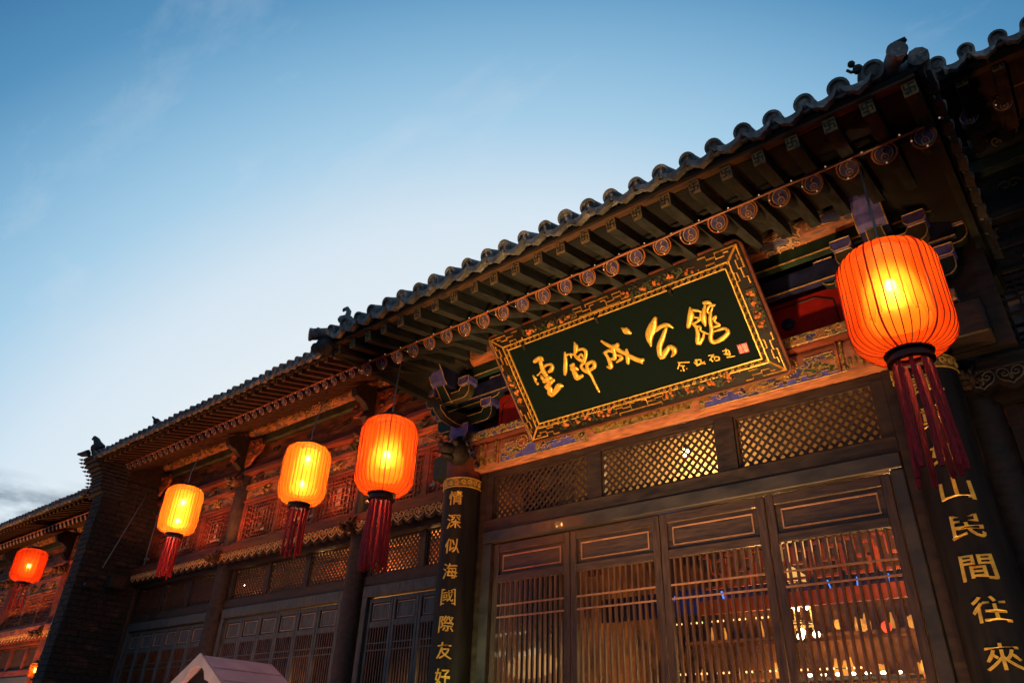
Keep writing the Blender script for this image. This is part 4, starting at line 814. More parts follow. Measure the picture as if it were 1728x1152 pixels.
def wing_roof(B, x0, x1, tile, fly, rnd, ytop, slope, y):
    ty, tz, tp, tr = tile; m = MB(); zf = tz-.058
    slab(m, [(x0, ty+.05, zf), (x0, ty+.6, zf+.24), (x1, ty+.6, zf+.24), (x1, ty+.05, zf)], .025); slab(m, [(x0, ty+.6, zf+.242), (x0, ytop, zf+.242+(ytop-ty-.6)*slope), (x1, ytop, zf+.242+(ytop-ty-.6)*slope), (x1, ty+.6, zf+.242)], .05)
    slab(m, [(x0, ytop, zf+.242+(ytop-ty-.6)*slope), (x0, 2*ytop-ty, zf), (x1, 2*ytop-ty, zf), (x1, ytop, zf+.242+(ytop-ty-.6)*slope)], .05)
    rf = m.build('roof', 'soffit', B); n = int((x1-x0-.1)/tp)
    eave(B, rf, x0, x1, tile, fly, rnd, ytop, slope, xs_tile=[x0+.07+i*tp for i in range(n)], jitter=.005)
    fy, fz, fp, fs, fsl = fly; n = int((x1-x0-.2)/fp)
    for i in range(n): square_rafter(B, x0+.15+i*fp, fy, fz, fs, fs*1.2, fsl, .75, 'rafter_red')
    ry, rz, rp, rr, rsl = rnd; n = int((x1-x0-.2)/rp)
    for i in range(n): round_rafter(B, x0+.13+i*rp, ry, rz, rr, rsl, 1.3, 'rafter_red', ring=False)
    s = MB(); slab(s, [(x0, fy+.02, fz+fs*.62+.012), (x0, fy+.8, fz+fs*.62+.012+.78*fsl), (x1, fy+.8, fz+fs*.62+.012+.78*fsl), (x1, fy+.02, fz+fs*.62+.012)], .01); s.build('sheathing', 'rafter_red', B)
    s = MB(); slab(s, [(x0, ry+.01, rz+rr+.035), (x0, ry+1.3, rz+rr+.035+1.3*rsl), (x1, ry+1.3, rz+rr+.035+1.3*rsl), (x1, ry+.01, rz+rr+.035)], .01); s.build('sheathing', 'rafter_red', B)
    box('eave_board', 'eave_wood', B, x0, x1, fy-.03, fy+.02, fz+fs*.62+.002, tz-.060)
    return rf
LW = thing('left_wing', (-8.4, 5.4, 0), 'long two-tier side range with red lattice windows over grey folding doors, left of entrance', 'building')
wing(LW, [-12.35, -9.66, -6.78, -3.92], 5.4)
WT = (4.1, 5.626, .150, .044); WF = (4.2, 5.531, .165, .056, .24); WR = (4.6, 5.524, .17, .054, .5)
lr = wing_roof(LW, -12.35, -4.72, WT, WF, WR, 7.6, .55, 5.4)
def room_simple(B, x0, x1, y, z1, e, col, n=1):
    box('room_back_wall', 'interior', B, x0, x1, y+1.05, y+1.1, 0, z1); box('room_ceiling', 'interior', B, x0, x1, y+.06, y+1.7, z1, z1+.05)
    for i in range(n): plight((lerp(x0, x1, (i+.5)/n), y+.75, 2.5), e, col, .12)
room_simple(LW, -12.3, -4.4, 5.4, 3.95, 0, WARM, 0)
for x, e, z, lb in ((-7.33, 7, 3.72, 'bulb shining behind the rightmost diagonal lattice of the middle wing bay'), (-10.35, 1.6, 3.75, 'pair of faint bulbs behind lattice beside the far column'), (-5.5, 5, 2.3, 'lamp bulb glowing behind grey doors next to the couplet column')):
    hang_bulb(x, 6.1, z, e, 3.95, .014, lb, col=WARM)
plight((-7.3, 6.1, 2.1), 60, WARM, .1); plight((-8.3, 6.2, 2.0), 14, WARM, .1); plight((-5.4, 6.1, 2.0), 55, WARM, .1); plight((-8.2, 5.9, 3.7), 16, WARM, .1); plight((-6.2, 5.9, 3.7), 16, WARM, .1); plight((-11, 5.9, 3.7), 4, WARM, .1)  # added warm fills behind the wing doors and lattices, no fixtures
# verge ornaments at the far left end of the wing roof
v_ = MB(); v_.tube([(-12.38, 4.10, 5.68), (-12.38, 4.3, 5.76), (-12.40, 5.2, 6.25), (-12.4, 6.5, 6.95)], .06, 10); v_.build('verge_ridge', 'tile', lr, True)
f = MB(); f.tube([(-12.30, 4.18, 5.76), (-12.36, 4.12, 5.83), (-12.40, 4.10, 5.90), (-12.46, 4.08, 5.95), (-12.54, 4.08, 5.94)], [.07, .065, .05, .035, .015], 8); f.ball((-12.38, 4.12, 5.76), .08, 8, 6); f.tube([(-12.40, 4.05, 5.66), (-12.50, 3.99, 5.64), (-12.60, 3.97, 5.66)], [.06, .04, .02], 7); f.build('roof_beast', 'tile_dark', lr, True)
f = MB(); f.ball((-10.55, 4.2, 5.80), .05); f.tube([(-10.55, 4.2, 5.8), (-10.62, 4.15, 5.88)], [.03, .01], 6); f.ball((-10.5, 4.22, 5.78), .035); f.build('roof_figure', 'tile_dark', lr, True)
# right wing beyond the couplet column, its unlit darkness put into wood and gilt colours
RW = thing('right_wing', (2.2, 5.4, 0), 'dark unlit side range with scrolled fringe, right of the entrance columns', 'building')
M['olive_line'] = mat('unlit_line', (.16, .14, .11), .6, var=.3)
wing(RW, [-.45, 2.3, 5.1], 5.4, woods=('dark_wood', 'carve_dark', 'carve_dark', 'dark_wood'), fringe_m='olive_line')
rr_ = wing_roof(RW, -.05, 5.4, (3.8, 5.31, .156, .046), (3.95, 5.245, .19, .066, .2), (4.35, 5.30, .19, .055, .5), 7.6, .55, 5.4)
room_simple(RW, -.4, 5.0, 5.4, 3.95, 0, WARM, 0); plight((.55, 5.95, 3.5), 5, WARM, .08)
# far-left building beyond the gable wall
FB = thing('far_building', (-16.2, 5.4, 0), 'farther lower shop front glowing orange beyond the brick gable wall', 'building')
wing(FB, [-20.4, -17.8, -15.2, -12.75], 5.4, dz=-.62, leaves=4, woods=('orange_wood', 'orange_wood', 'caihua_l', 'red_wood'), door_m=('orange_wood', 'orange_wood', 'grey_mould'))
wing_roof(FB, -20.4, -12.62, (4.3, 5.165, .15, .042), (4.4, 5.08, .165, .056, .2), (4.75, 4.985, .17, .045, .4), 7.6, .5, 5.4)
room_simple(FB, -20.2, -12.9, 5.4, 3.3, 12, WARM, 2)
# ================================================================ brick gable wall
GW = thing('gable_wall', (-12.4, 4.9, 0), 'tall dark brick gable wall with stepped corbel, left end of the side range', 'wall')
box('wall_core', 'mortar', GW, -12.54, -12.21, 4.402, 5.30, 0, 5.35); box('wall_gable', 'dark_wood', GW, -12.53, -12.22, 4.62, 5.60, 5.352, 5.60); box('wall_gable', 'dark_wood', GW, -12.53, -12.22, 4.9, 9.0, 5.602, 5.80); box('wall_core', 'mortar', GW, -12.54, -12.37, 5.302, 9.0, 0, 5.6)
proto = {}
ch, bh = .082, .072
for c in range(65):
    z = c*ch+.04
    for face, L0, L1 in (('s', 4.40, 5.29), ('f', -12.55, -12.20)):
        u = L0; bl = .27; off = (c % 2)*bl/2
        ed = [L0]+[L0-off+bl*k for k in range(1, 6) if L0+.05 < L0-off+bl*k < L1-.05]+[L1]
        for a, e in zip(ed[:-1], ed[1:]):
            ln = round(e-a-.010, 3)
            key = (face, ln)
            pos = Vector((-12.205, (a+e)/2, z)) if face == 's' else Vector(((a+e)/2, 4.402, z))
            if face == 'f' and z > 5.3: continue
            if key not in proto:
                b = MB().box(-.012, .012, -ln/2, ln/2, -bh/2, bh/2) if face == 's' else MB().box(-ln/2, ln/2, -.012, .012, -bh/2, bh/2)
                o = b.build('brick', 'brick', GW, origin=(0, 0, 0), bevel=.004); put(o, pos, GW); proto[key] = o
            else: o = dup(proto[key], pos)
            dd = R.uniform(-.004, .004); o.location += Vector((dd, 0, 0)) if face == 's' else Vector((0, dd, 0))
cz = 4.86
for k in range(11):     # corbel courses stepping forward under the eave
    t = k/10; yk = 4.39-.30*t-.03*math.sin(t*9); box('corbel_course', 'tile_dark', GW, -12.58-.04*t, -12.18+.02*t, yk, 4.7, 5.0+k*.058, 5.0+k*.058+.045, bevel=.006)
    tt = MB(); tt.tube([(-12.60-.04*t, yk-.01, 5.022+k*.058), (-12.66-.04*t, yk-.035, 5.035+k*.058)], [.02, .004], 6); tt.build('corbel_tooth', 'tile', GW)
GW2 = GW
rod = MB(); rod.tube([(-12.19, 5.05, 5.2), (-12.19, 4.72, 3.95)], .010, 6); r_o = rod.build('conduit_pipe', 'metal'); tag(r_o, 'thin metal conduit running down the dark brick gable wall', 'pipe')
rod = MB(); rod.tube([(-12.1, 5.29, 5.25), (-12.1, 5.29, 3.95)], .008, 6); r_o = rod.build('conduit_pipe', 'metal'); tag(r_o, 'second thin conduit beside the wing window next to the gable wall', 'pipe')
jb = thing('junction_box', (-12.14, 4.92, 3.78), 'small dark box mounted on the inner face of the brick gable wall', 'box')
box('box_body', 'carve_dark', jb, -12.19, -12.0, 4.82, 5.06, 3.66, 3.86, bevel=.01); box('box_lid', 'dark_wood', jb, -11.998, -11.98, 4.84, 5.04, 3.68, 3.84)
MB().tube([(-12.19, 4.83, 3.66), (-12.1, 4.85, 3.50), (-12.19, 4.9, 3.45)], .008, 6).build('cable', 'ink', jb, True)
# security camera on the gable wall
sc2 = thing('wall_camera', (-12.2, 4.62, 3.65), 'tiny security camera sticking out of the brick gable wall', 'camera')
MB().tube([(-12.19, 4.60, 3.66), (-12.08, 4.60, 3.66)], .012, 6).build('camera_bracket', 'metal', sc2); box('camera_body', 'carve_dark', sc2, -12.10, -12.02, 4.50, 4.64, 3.62, 3.69); MB().tube([(-12.06, 4.50, 3.655), (-12.06, 4.485, 3.655)], .02, 8).build('camera_lens', 'metal', sc2)
# ================================================================ rope lights
def rope(name, xs, y, z, r, x0, x1, label, loops=True, seed=1):
    t = thing(name, ((x0+x1)/2, y, z), label, 'string light', 'rope lights strung along the rafter ends'); rd = random.Random(seed)
    zt = z+(.020 if loops else r); n = int((x1-x0)/.1); b = MB()
    for k, (dy, dz) in enumerate(((-.052, .0), (-.058, -.009), (-.044, .004)) if loops else ((-.035, .004), (-.035, .014))):
        b.tube([(lerp(x0, x1, i/n), y+dy, zt+dz+.009*noise.noise(Vector((i*.4, k*9, 0)))) for i in range(n+1)], .0068, 6)
    b.build('cord', 'rope', t, True); lp = None; bl = None
    for i, x in enumerate(xs):
        if loops:
            if lp is None:
                lp = MB().tube([(x+(r+.008)*math.cos(a), y-.012+.004*math.sin(2*a), z+(r+.008)*math.sin(a)) for a in [PI/2+k*2*PI/16 for k in range(17)]], .005, 6).mat4(Matrix.Translation((x, y, z)) @ Matrix.Rotation(math.atan(.55), 4, 'X') @ Matrix.Translation((-x, -y, -z))).build('cord_loop', 'rope', t, True, origin=(x, y, z))
            else:
                o = dup(lp, (x, y, z)); o.scale = (R.uniform(.95, 1.1), 1, R.uniform(.97, 1.12))
        sp = [(x+R.uniform(-.3, .3)*r, y+.01, z-r*.9-.012)]
        if loops: sp += [(x+.095, y-.064, zt+R.uniform(-.008, .006))]+([(x-r-.006, y-.02, z-.01)] if rd.random() < .4 else [])
        else: sp = [(x, y-.03, z-r*.4), (x+.085, y-.02, zt)]
        for p in sp:
            if bl is None: bl = MB().ball(p, .005, 6, 4).build('bulb', 'bulb', t, True)
            else: dup(bl, p)
    return t
rope('rope_light', RXS, 3.4, 4.483, .049, -4.56, -.13, 'orange rope light looped round the painted rafter ends above the plaque')
n = int((7.63-.2)/.17); rope('rope_light', [-12.35+.13+i*.17 for i in range(n)], 4.6, 5.524, .045, -12.3, -4.8, 'orange rope light under the long left eave', loops=False)
rope('rope_light', [.10+.13+i*.19 for i in range(26)], 4.35, 5.30, .055, .12, 5.3, 'rope light under the dark right-hand eave', loops=False)
rope('rope_light', [-20.2+i*.17 for i in range(43)], 4.75, 4.985, .045, -20.3, -12.7, 'rope light under the eave of the farther lower building', loops=False)
# ================================================================ the plaque
P0 = Vector((-3.49, 4.4, 3.884)); PV = Vector((0, -.63, .723)).normalized(); PU = Vector((1, 0, 0)); PN = PU.cross(PV)     # PN points at the street
def pq(u, v, d=0): return P0+PU*u+PV*v+PN*d
PW, PH = 2.17, .96
PLQ = thing('name_plaque', pq(PW/2, 0), 'large dark green plaque with gilt calligraphy 雲錦成公館 leaning out under the eave', 'sign')
def rrect(u0, u1, v0, v1, r, n=4):
    o = []
    for cx, cz, a in ((u1-r, v1-r, 0), (u0+r, v1-r, 90), (u0+r, v0+r, 180), (u1-r, v0+r, 270)): o += arc(cx, cz, r, a, a+90, n)
    return o
MB().prism(rrect(-.03, PW, 0, PH, .045), pq, -.07, -.02).build('frame_back', 'frame_edge', PLQ, bevel=.006)
rim = MB(); rim.tube([pq(u, v, -.022) for u, v in rrect(-.026, PW-.004, .004, PH-.004, .042)+[(PW-.004, PH-.045)]], .012, 8); rim.build('frame_rim', 'frame_edge', PLQ, True)
def band(u0, u1, v0, v1, t, d0, d1, name, m):
    b = MB()
    for q in ((u0, u1, v0, v0+t), (u0, u1, v1-t, v1), (u0, u0+t, v0+t, v1-t), (u1-t, u1, v0+t, v1-t)): b.prism([(q[0], q[2]), (q[1], q[2]), (q[1], q[3]), (q[0], q[3])], pq, d0, d1)
    return b.build(name, m, PLQ)
band(-.012, PW-.018, .018, PH-.018, .125, -.0195, -.006, 'frame', 'frame_dark')
MB().prism([(.1, .12), (PW-.12, .12), (PW-.12, PH-.12), (.1, PH-.12)], pq, -.0195, -.012).build('plaque_board', 'board_green', PLQ)
I = (.085, PW-.113, .108, PH-.118)     # outer edge of the meander border
band(I[0], I[1], I[2], I[3], .006, -.005, .004, 'gilt_bead', 'gold')
band(I[0]+.036, I[1]-.036, I[2]+.036, I[3]-.036, .008, -.011, .002, 'gilt_bead', 'gold')
mn = MB()
def meander(o, du, dv, ln, s=.048):
    """running S-shaped fret between the two beads"""
    n = max(1, round(ln/s)); s = ln/n
    for k in range(n):
        a = k*s
        pts = [(a+.02*s, .010), (a+.62*s, .010), (a+.62*s, .020), (a+.34*s, .020), (a+.34*s, .031), (a+1.0*s, .031)]
        q = [pq(o[0]+du[0]*x+dv[0]*y, o[1]+du[1]*x+dv[1]*y, -.007) for x, y in pts]; mn.tube(q, .0038, 4)
    return
meander((I[0]+.01, I[2]+.002), (1, 0), (0, 1), I[1]-I[0]-.05); meander((I[0]+.01, I[3]-.043), (1, 0), (0, 1), I[1]-I[0]-.05)
meander((I[0]+.002, I[2]+.05), (0, 1), (1, 0), I[3]-I[2]-.1); meander((I[1]-.043, I[2]+.05), (0, 1), (1, 0), I[3]-I[2]-.1)
mn.build('meander_border', 'gold_aged', PLQ)
# corner and middle fretwork on the frame
def frets(flipu, flipv, name='corner_fret'):
    cu = -.012 if not flipu else PW-.018; su = -1 if flipu else 1; cv = .018 if not flipv else PH-.018; sv = -1 if flipv else 1; b = MB()
    paths = [[(.01, .01), (.115, .115)], [(.01, .015), (.17, .015), (.17, .055), (.11, .055), (.11, .035), (.075, .035)], [(.17, .04), (.235, .04), (.235, .015), (.29, .015)], [(.115, .10), (.19, .10), (.19, .075), (.25, .075), (.25, .10), (.31, .10), (.31, .08)],
             [(.015, .01), (.015, .17), (.055, .17), (.055, .11), (.035, .11), (.035, .075)], [(.04, .17), (.04, .235), (.015, .235), (.015, .285)], [(.10, .115), (.10, .19), (.075, .19), (.075, .25), (.10, .25), (.10, .31)]]
    for i, p in enumerate(paths): b.tube([pq(cu+su*x, cv+sv*y, -.002) for x, y in p], .008 if i == 0 else .0062, 5)
    b.build(name, 'gold_aged', PLQ, True)
for a in (0, 1):
    for c in (0, 1): frets(a, c)
for top in (0, 1):
    v0 = .03 if not top else PH-.03-.1; b = MB(); c = PW/2-.05
    for sg in (-1, 1):
        for p in ([(0, .02), (.07, .02), (.07, .07), (.03, .07)], [(.07, .05), (.14, .05), (.14, .09), (.21, .09), (.21, .06)], [(.05, .02), (.18, .02), (.18, .0)], [(0, .09), (.10, .09), (.10, .07)], [(.14, .06), (.20, .06), (.20, .03), (.25, .03)]): b.tube([pq(c+sg*x, v0+y, -.002) for x, y in p], .005, 5)
    b.build('middle_fret', 'gold_aged', PLQ, True)
# carved flowers, leaves and twigs on the frame
rl = random.Random(11); lf = MB(); tw = MB(); bl = MB()
def leafy(u, v):
    a = rl.uniform(0, 6.3); L_ = rl.uniform(.010, .020); w2 = L_*.5; ca, sa = math.cos(a), math.sin(a)
    P_ = [(-L_, 0), (0, -w2), (L_, 0), (0, w2)]; lf.prism([(u+x*ca-y*sa, v+x*sa+y*ca) for x, y in P_], pq, -.006, rl.uniform(.0, .008))
runs = [((.30, .86), 1, None), ((1.25, 1.82), 1, None)]
for v0 in (.045, PH-.12):
    for u0, u1 in ((.31, .83), (1.26, 1.80)):
        for k in range(70): leafy(rl.uniform(u0, u1), v0+rl.uniform(0, .075))
        for k in range(5):
            uu = lerp(u0, u1, (k+.5)/5)+rl.uniform(-.03, .03); vv = v0+.04; tw.tube([pq(uu-.05+.025*q, vv+rl.uniform(-.03, .03), 0) for q in range(5)], .0035, 5)
            for q in range(5): bl.ball(pq(uu+rl.uniform(-.025, .025), vv+rl.uniform(-.022, .022), 0), rl.uniform(.008, .016), 7, 5)
for u0 in (.0, PW-.105):
    for k in range(60): leafy(u0+rl.uniform(0, .075), rl.uniform(.34, .62))
    for k in range(4):
        uu = u0+.04; vv = lerp(.34, .62, (k+.5)/4); tw.tube([pq(uu+rl.uniform(-.03, .03), vv-.05+.025*q, 0) for q in range(5)], .0035, 5)
        for q in range(5): bl.ball(pq(uu+rl.uniform(-.022, .022), vv+rl.uniform(-.02, .02), 0), rl.uniform(.008, .017), 7, 5)
lf.build('carved_leaves', 'leaf', PLQ, kind='stuff'); tw.build('carved_twigs', 'twig', PLQ, True, kind='stuff'); bl.build('carved_blossoms', 'blossom', PLQ, True, kind='stuff')
for u, v in ((.29, .80), (.986, .80), (1.60, .80)):     # clamps at the upper bead
    b = MB(); b.ball(pq(u, v, .01), .016, 8, 6); b.tube([pq(u, v, .01), pq(u+.004, v-.04, .02)], [.014, .008], 7); b.build('clamp', 'carve_dark', PLQ, True)
# brush strokes
def stroke(b, pts, d0=-.010, k=.55, n=10):
    """one brush stroke: a smooth swelling ridge through the given points (u, v, half-width)"""
    P_ = []
    m = len(pts)
    for i in range(m-1):
        p = [pts[max(i-1, 0)], pts[i], pts[i+1], pts[min(i+2, m-1)]]
        for q in range(4):
            t = q/4; P_.append(tuple(.5*((2*p[1][j])+(-p[0][j]+p[2][j])*t+(2*p[0][j]-5*p[1][j]+4*p[2][j]-p[3][j])*t*t+(-p[0][j]+3*p[1][j]-3*p[2][j]+p[3][j])*t**3) for j in range(3)))
    P_.append(pts[-1]); rings = []
    e0, e1 = P_[0], P_[-1]
    def ext(a, c, f):
        d = Vector((a[0]-c[0], a[1]-c[1])); d = d.normalized() if d.length > 1e-6 else Vector((1, 0)); return (a[0]+d.x*a[2]*f, a[1]+d.y*a[2]*f, a[2]*math.sqrt(max(0, 1-f*f))+.0004)
    P_ = [ext(e0, P_[1], .95), ext(e0, P_[1], .6)]+P_+[ext(e1, P_[-2], .6), ext(e1, P_[-2], .95)]
    for i, (u, v, w_) in enumerate(P_):
        a = P_[max(i-1, 0)]; c = P_[min(i+1, len(P_)-1)]; d = Vector((c[0]-a[0], c[1]-a[1])); d = d.normalized() if d.length > 1e-9 else Vector((1, 0)); nn = Vector((-d.y, d.x))
        hgt = min(w_*.75, .014); rings.append([pq(u+nn.x*w_*math.cos(PI*j/n), v+nn.y*w_*math.cos(PI*j/n), d0+.004+hgt*math.sin(PI*j/n)**.6) for j in range(n+1)])
    vs = [x for rg in rings for x in rg]; fs = []
    for i in range(len(rings)-1):
        for j in range(n): a = i*(n+1)+j; fs.append((a, a+1, a+n+2, a+n+1))
    fs += [tuple(range(n+1))[::-1], tuple((len(rings)-1)*(n+1)+j for j in range(n+1))]
    b.add(vs, fs)
for k, ss in GLYPHS.items():
    b = MB()
    for s_ in ss: stroke(b, [(u, v, w_*(1.22 if k in ('yun', 'jin', 'cheng', 'gong', 'guan') else 1.1)) for u, v, w_ in s_])
    b.build('calligraphy' if k in ('yun', 'jin', 'cheng', 'gong', 'guan') else 'signature_character', 'gold', PLQ, True)
so_ = MB().prism([(1.886, .220), (1.955, .216), (1.961, .283), (1.890, .287)], pq, -.012, -.006).build('seal', 'seal', PLQ)
b = MB()
for u, v, u2, v2 in ((.01, .58, .45, .58), (.1, .9, .1, .55), (.3, .95, .3, .5), (.05, .4, .42, .4), (.22, .4, .22, .08), (.08, .1, .40, .1), (.08, .3, .08, .1), (.40, .3, .40, .1), (.08, .75, .42, .75), (.55, .92, .95, .92), (.55, .92, .55, .55), (.95, .92, .95, .55), (.55, .74, .95, .74), (.55, .56, .95, .56), (.75, .95, .75, .05), (.58, .42, .92, .42), (.58, .42, .58, .1), (.92, .42, .92, .1), (.58, .24, .92, .24), (.58, .1, .92, .1)):
    f_ = lambda a, c: pq(1.890+.066*a, .219+.065*c, -.005)
    b.obox(f_(u, v), f_(u2+.001, v2), .0032, .002, side=PN.cross((f_(u2+.001, v2)-f_(u, v)).normalized()))
b.build('seal_characters', 'white', so_)
# ================================================================ couplet boards
def char_mesh(ch):
    cu = bpy.data.curves.new('t', 'FONT'); cu.body = ch; cu.size = 1; cu.offset = 0 if ch in '海國' else .008; cu.resolution_u = 3; ob = bpy.data.objects.new('t', cu); COL.objects.link(ob); bpy.context.view_layer.update()
    me = bpy.data.meshes.new_from_object(ob); bpy.data.objects.remove(ob); vs = [v.co.copy() for v in me.vertices]; fs = [tuple(p.vertices) for p in me.polygons]; bpy.data.meshes.remove(me)
    x0, x1 = min(v.x for v in vs), max(v.x for v in vs); y0, y1 = min(v.y for v in vs), max(v.y for v in vs)
    return [((v.x-(x0+x1)/2)/(x1-x0), (v.y-(y0+y1)/2)/(y1-y0)) for v in vs], fs
def couplet(cx, cy, r, rot, text, zs, label, ztop, zbot=.5, ch_w=.135, ch_h=.125):
    t = thing('couplet_board', (cx, cy, zbot), label, 'sign', 'couplet boards hung on the two entrance columns')
    def on(a, rr, z): return Vector((cx+rr*math.sin(a+rot), cy-rr*math.cos(a+rot), z))
    b = MB(); H_ = math.radians(88); n = 24
    ring = [(r, -H_+2*H_*i/n) for i in range(n+1)]+[(r-.02, H_-2*H_*i/n) for i in range(n+1)]
    vs = [on(a, q, z) for z in (zbot, ztop) for q, a in ring]; k = len(ring); b.add(vs, [tuple(range(k)), tuple(range(2*k-1, k-1, -1))]+[(i, i+k, (i+1) % k+k, (i+1) % k) for i in range(k)])
    board = b.build('board', 'black', t, True)
    c = MB(); zc = ztop-.08
    for i in range(n):
        a0, a1 = -H_+2*H_*i/n, -H_+2*H_*(i+1)/n; c.add([on(a0, r+.004, zc), on(a1, r+.004, zc), on(a1, r+.004, ztop+.003), on(a0, r+.004, ztop+.003)], [(0, 1, 2, 3)])
    cap_ = c.build('gilt_cap', 'gold_old', t, True); g = MB()
    for i in range(9):
        ac = -H_+2*H_*(i+.5)/9
        g.tube([on(ac+(.12*(1-j*.07)*math.cos(j*.7+i)), r+.007, zc+.04+.026*(1-j*.07)*math.sin(j*.7+i)) for j in range(11)], .0045, 5)
    for z in (zc, ztop): g.tube([on(-H_+2*H_*i/n, r+.005, z) for i in range(n+1)], .005, 5)
    g.build('cap_scroll', 'gold', cap_, True)
    g = MB()
    for ch, z in zip(text, zs):
        pv, fs = char_mesh(ch); vs = []; m_ = len(pv)
        for dd in (.0055, .0):
            vs += [on(u*ch_w/r*(1+.10*(-v)), r+dd, z+v*ch_h+.010*(abs(u)*2)**2*(-1 if v < 0 else .0)) for u, v in pv]
        g = MB(); g.add(vs, fs+[tuple(reversed([i+m_ for i in f])) for f in fs])
        edges = {}
        for f in fs:
            for a, c_ in zip(f, f[1:]+f[:1]): edges[(a, c_)] = edges.get((a, c_), 0)+1
        g.add(g.v[:0], [])
        for (a, c_) in edges:
            if (c_, a) not in edges: g.f.append((a, a+m_, c_+m_, c_))
        g.build('gilt_character', 'gold', t)
    return t
zs = [3.555, 3.350, 3.142, 2.936, 2.733, 2.527, 2.330, 2.140]
couplet(-4.37, 4.5, .168, math.radians(24), '情深似海國際友好', zs, 'black curved couplet board reading 情深似海國際友好 on the left entrance column', 3.735, ch_w=.125, ch_h=.118)
couplet(-.59, 4.5, .170, math.radians(6), '誼重如山民間往來', [3.57, 3.36, 3.14, 2.935, 2.733, 2.527, 2.325, 2.11], 'black curved couplet board ending 山民間往來 on the right entrance column', 3.735, ch_w=.155, ch_h=.118)
# ================================================================ lanterns
def lantern(x, y, zc, D, H_, silk, label, ribs, zhook, bulbs, tassel, energy, col, group='lit silk lanterns hanging under the eaves', ntas=10, tw_=.5, yh=None):
    t = thing('red_lantern', (x, y, zc), label, 'lantern', group); Rr = D/2; rt = Rr*.50; rb = Rr*.42
    prof = []
    for i in range(9): a = math.radians(90-i*90/8); prof.append((rt+(Rr-rt)*math.cos(a)**.9 if i else rt, H_*.5-H_*.20*(1-math.sin(a))))
    prof += [(Rr*1.0, 0)]
    for i in range(9): a = math.radians(i*90/8); prof.append((rb+(Rr-rb)*math.cos(a)**.9 if i < 8 else rb, -H_*.27-H_*.23*math.sin(a)))
    n = ribs*4; b = MB(); vs = []
    for r_, z in prof:
        for k in range(n):
            a = 2*PI*k/n; q = r_*(1-.010*(k % 4 == 0)-.002*(k % 4 in (1, 3))); vs.append((x+q*math.cos(a), y+q*math.sin(a), zc+z))
    fs = [(i*n+k, i*n+(k+1) % n, (i+1)*n+(k+1) % n, (i+1)*n+k) for i in range(len(prof)-1) for k in range(n)]
    b.add(vs, fs); b.build('silk_shade', silk, t, True)
    g = MB()
    for k in range(ribs):
        a = 2*PI*k/ribs; g.tube([(x+(r_*.992+.0015)*math.cos(a), y+(r_*.992+.0015)*math.sin(a), zc+z) for r_, z in prof], .0022, 4, False)
    for zz in (.33, -.30):
        rr = Rr*.985; g.tube([(x+rr*math.cos(a), y+rr*math.sin(a), zc+H_*zz) for a in [2*PI*k/48 for k in range(49)]], .0017, 4, False)
    g.build('wire_ribs', 'rib', t, True); s_ = MB()
    for k in range(6):
        a = 2*PI*k/6+.35; s_.tube([(x+(r_+.002)*math.cos(a), y+(r_+.002)*math.sin(a), zc+z) for r_, z in prof], .0045, 5, False)
    s_.build('seams', 'seam', t, True)
    MB().lathe([(.02, H_*.5+.045), (rt*.8, H_*.5+.045), (rt*.95, H_*.5+.035), (rt*.95, H_*.5+.01), (rt*1.1, H_*.5-.003), (rt*1.1, H_*.5-.014), (rt*.7, H_*.5-.01), (.02, H_*.5-.01)], (x, y, zc), 28).build('top_cap', 'cap', t, True)
    zb = -H_*.5; MB().lathe([(rb*.9, zb+.012), (rb*1.10, zb+.006), (rb*1.12, zb-.004), (rb*.92, zb-.014), (rb*.90, zb-.030), (rb*1.06, zb-.036), (rb*1.06, zb-.048), (rb*.85, zb-.054), (rb*.80, zb-.052)], (x, y, zc), 28).build('bottom_collar', 'cap', t, True)
    rd = random.Random(int(abs(x)*100)); ts = None; tm = None
    for k in range(ntas):
        a = 2*PI*k/ntas; rr = rb*.78; p0 = Vector((x+rr*math.cos(a), y+rr*math.sin(a), zc+zb-.03)); ln = tassel*rd.uniform(.94, 1.04); p1 = p0+Vector((rr*tw_*math.cos(a)+rd.uniform(-.012, .012), rr*tw_*math.sin(a)+rd.uniform(-.012, .012), -ln))
        tb = MB(); mid = p0.lerp(p1, .5)+Vector((rd.uniform(-.006, .006), rd.uniform(-.006, .006), 0))
        tb.tube([p0, p0.lerp(p1, .12), mid, p1.lerp(mid, .12), p1], [.007, .0115, .0125, .014, .010], 8); tb.build('tassel', 'tassel', t, True)
    MB().tube([(x, y, zc+H_*.5+.04), (x+.004, y, zc+H_*.5+.2), (x, yh or y, zhook)], .006, 6).build('hanging_rod', 'metal', t, True)
    MB().tube([(x, y, zc+H_*.5), (x, y, zc-H_*.2)], .005, 6).build('bulb_cord', 'cap', t)
    for (bx, bz) in bulbs:
        MB().ball((x+bx, y, zc+bz), .026, 10, 8, (1, 1, 1.25)).build('bulb', 'warm_bulb', t, True); plight((x+bx, y, zc+bz), energy, col, .03)
    return t
OR = (1, .62, .30); YE = (1, .68, .34)
lantern(-.476, 3.35, 3.555, .455, .56, 'silk_orange', 'largest and nearest orange lantern hanging in front of the right couplet column', 36, 4.47, [(0, .10)], .56, 115, OR, ntas=9, tw_=.3, yh=3.40)
lantern(-4.165, 3.42, 3.60, .455, .60, 'silk_orange', 'orange lantern with one bulb hanging beside the left couplet column', 36, 4.44, [(0, .02)], .52, 150, OR, ntas=13, tw_=.15, yh=3.44)
lantern(-6.88, 4.5, 4.32, .535, .68, 'silk_yellow', 'yellow lantern with two bulbs hanging beside the one-bulb orange lantern', 36, 5.44, [(.01, .20), (-.02, -.10)], .52, 105, YE, ntas=12, tw_=.1, yh=4.6)
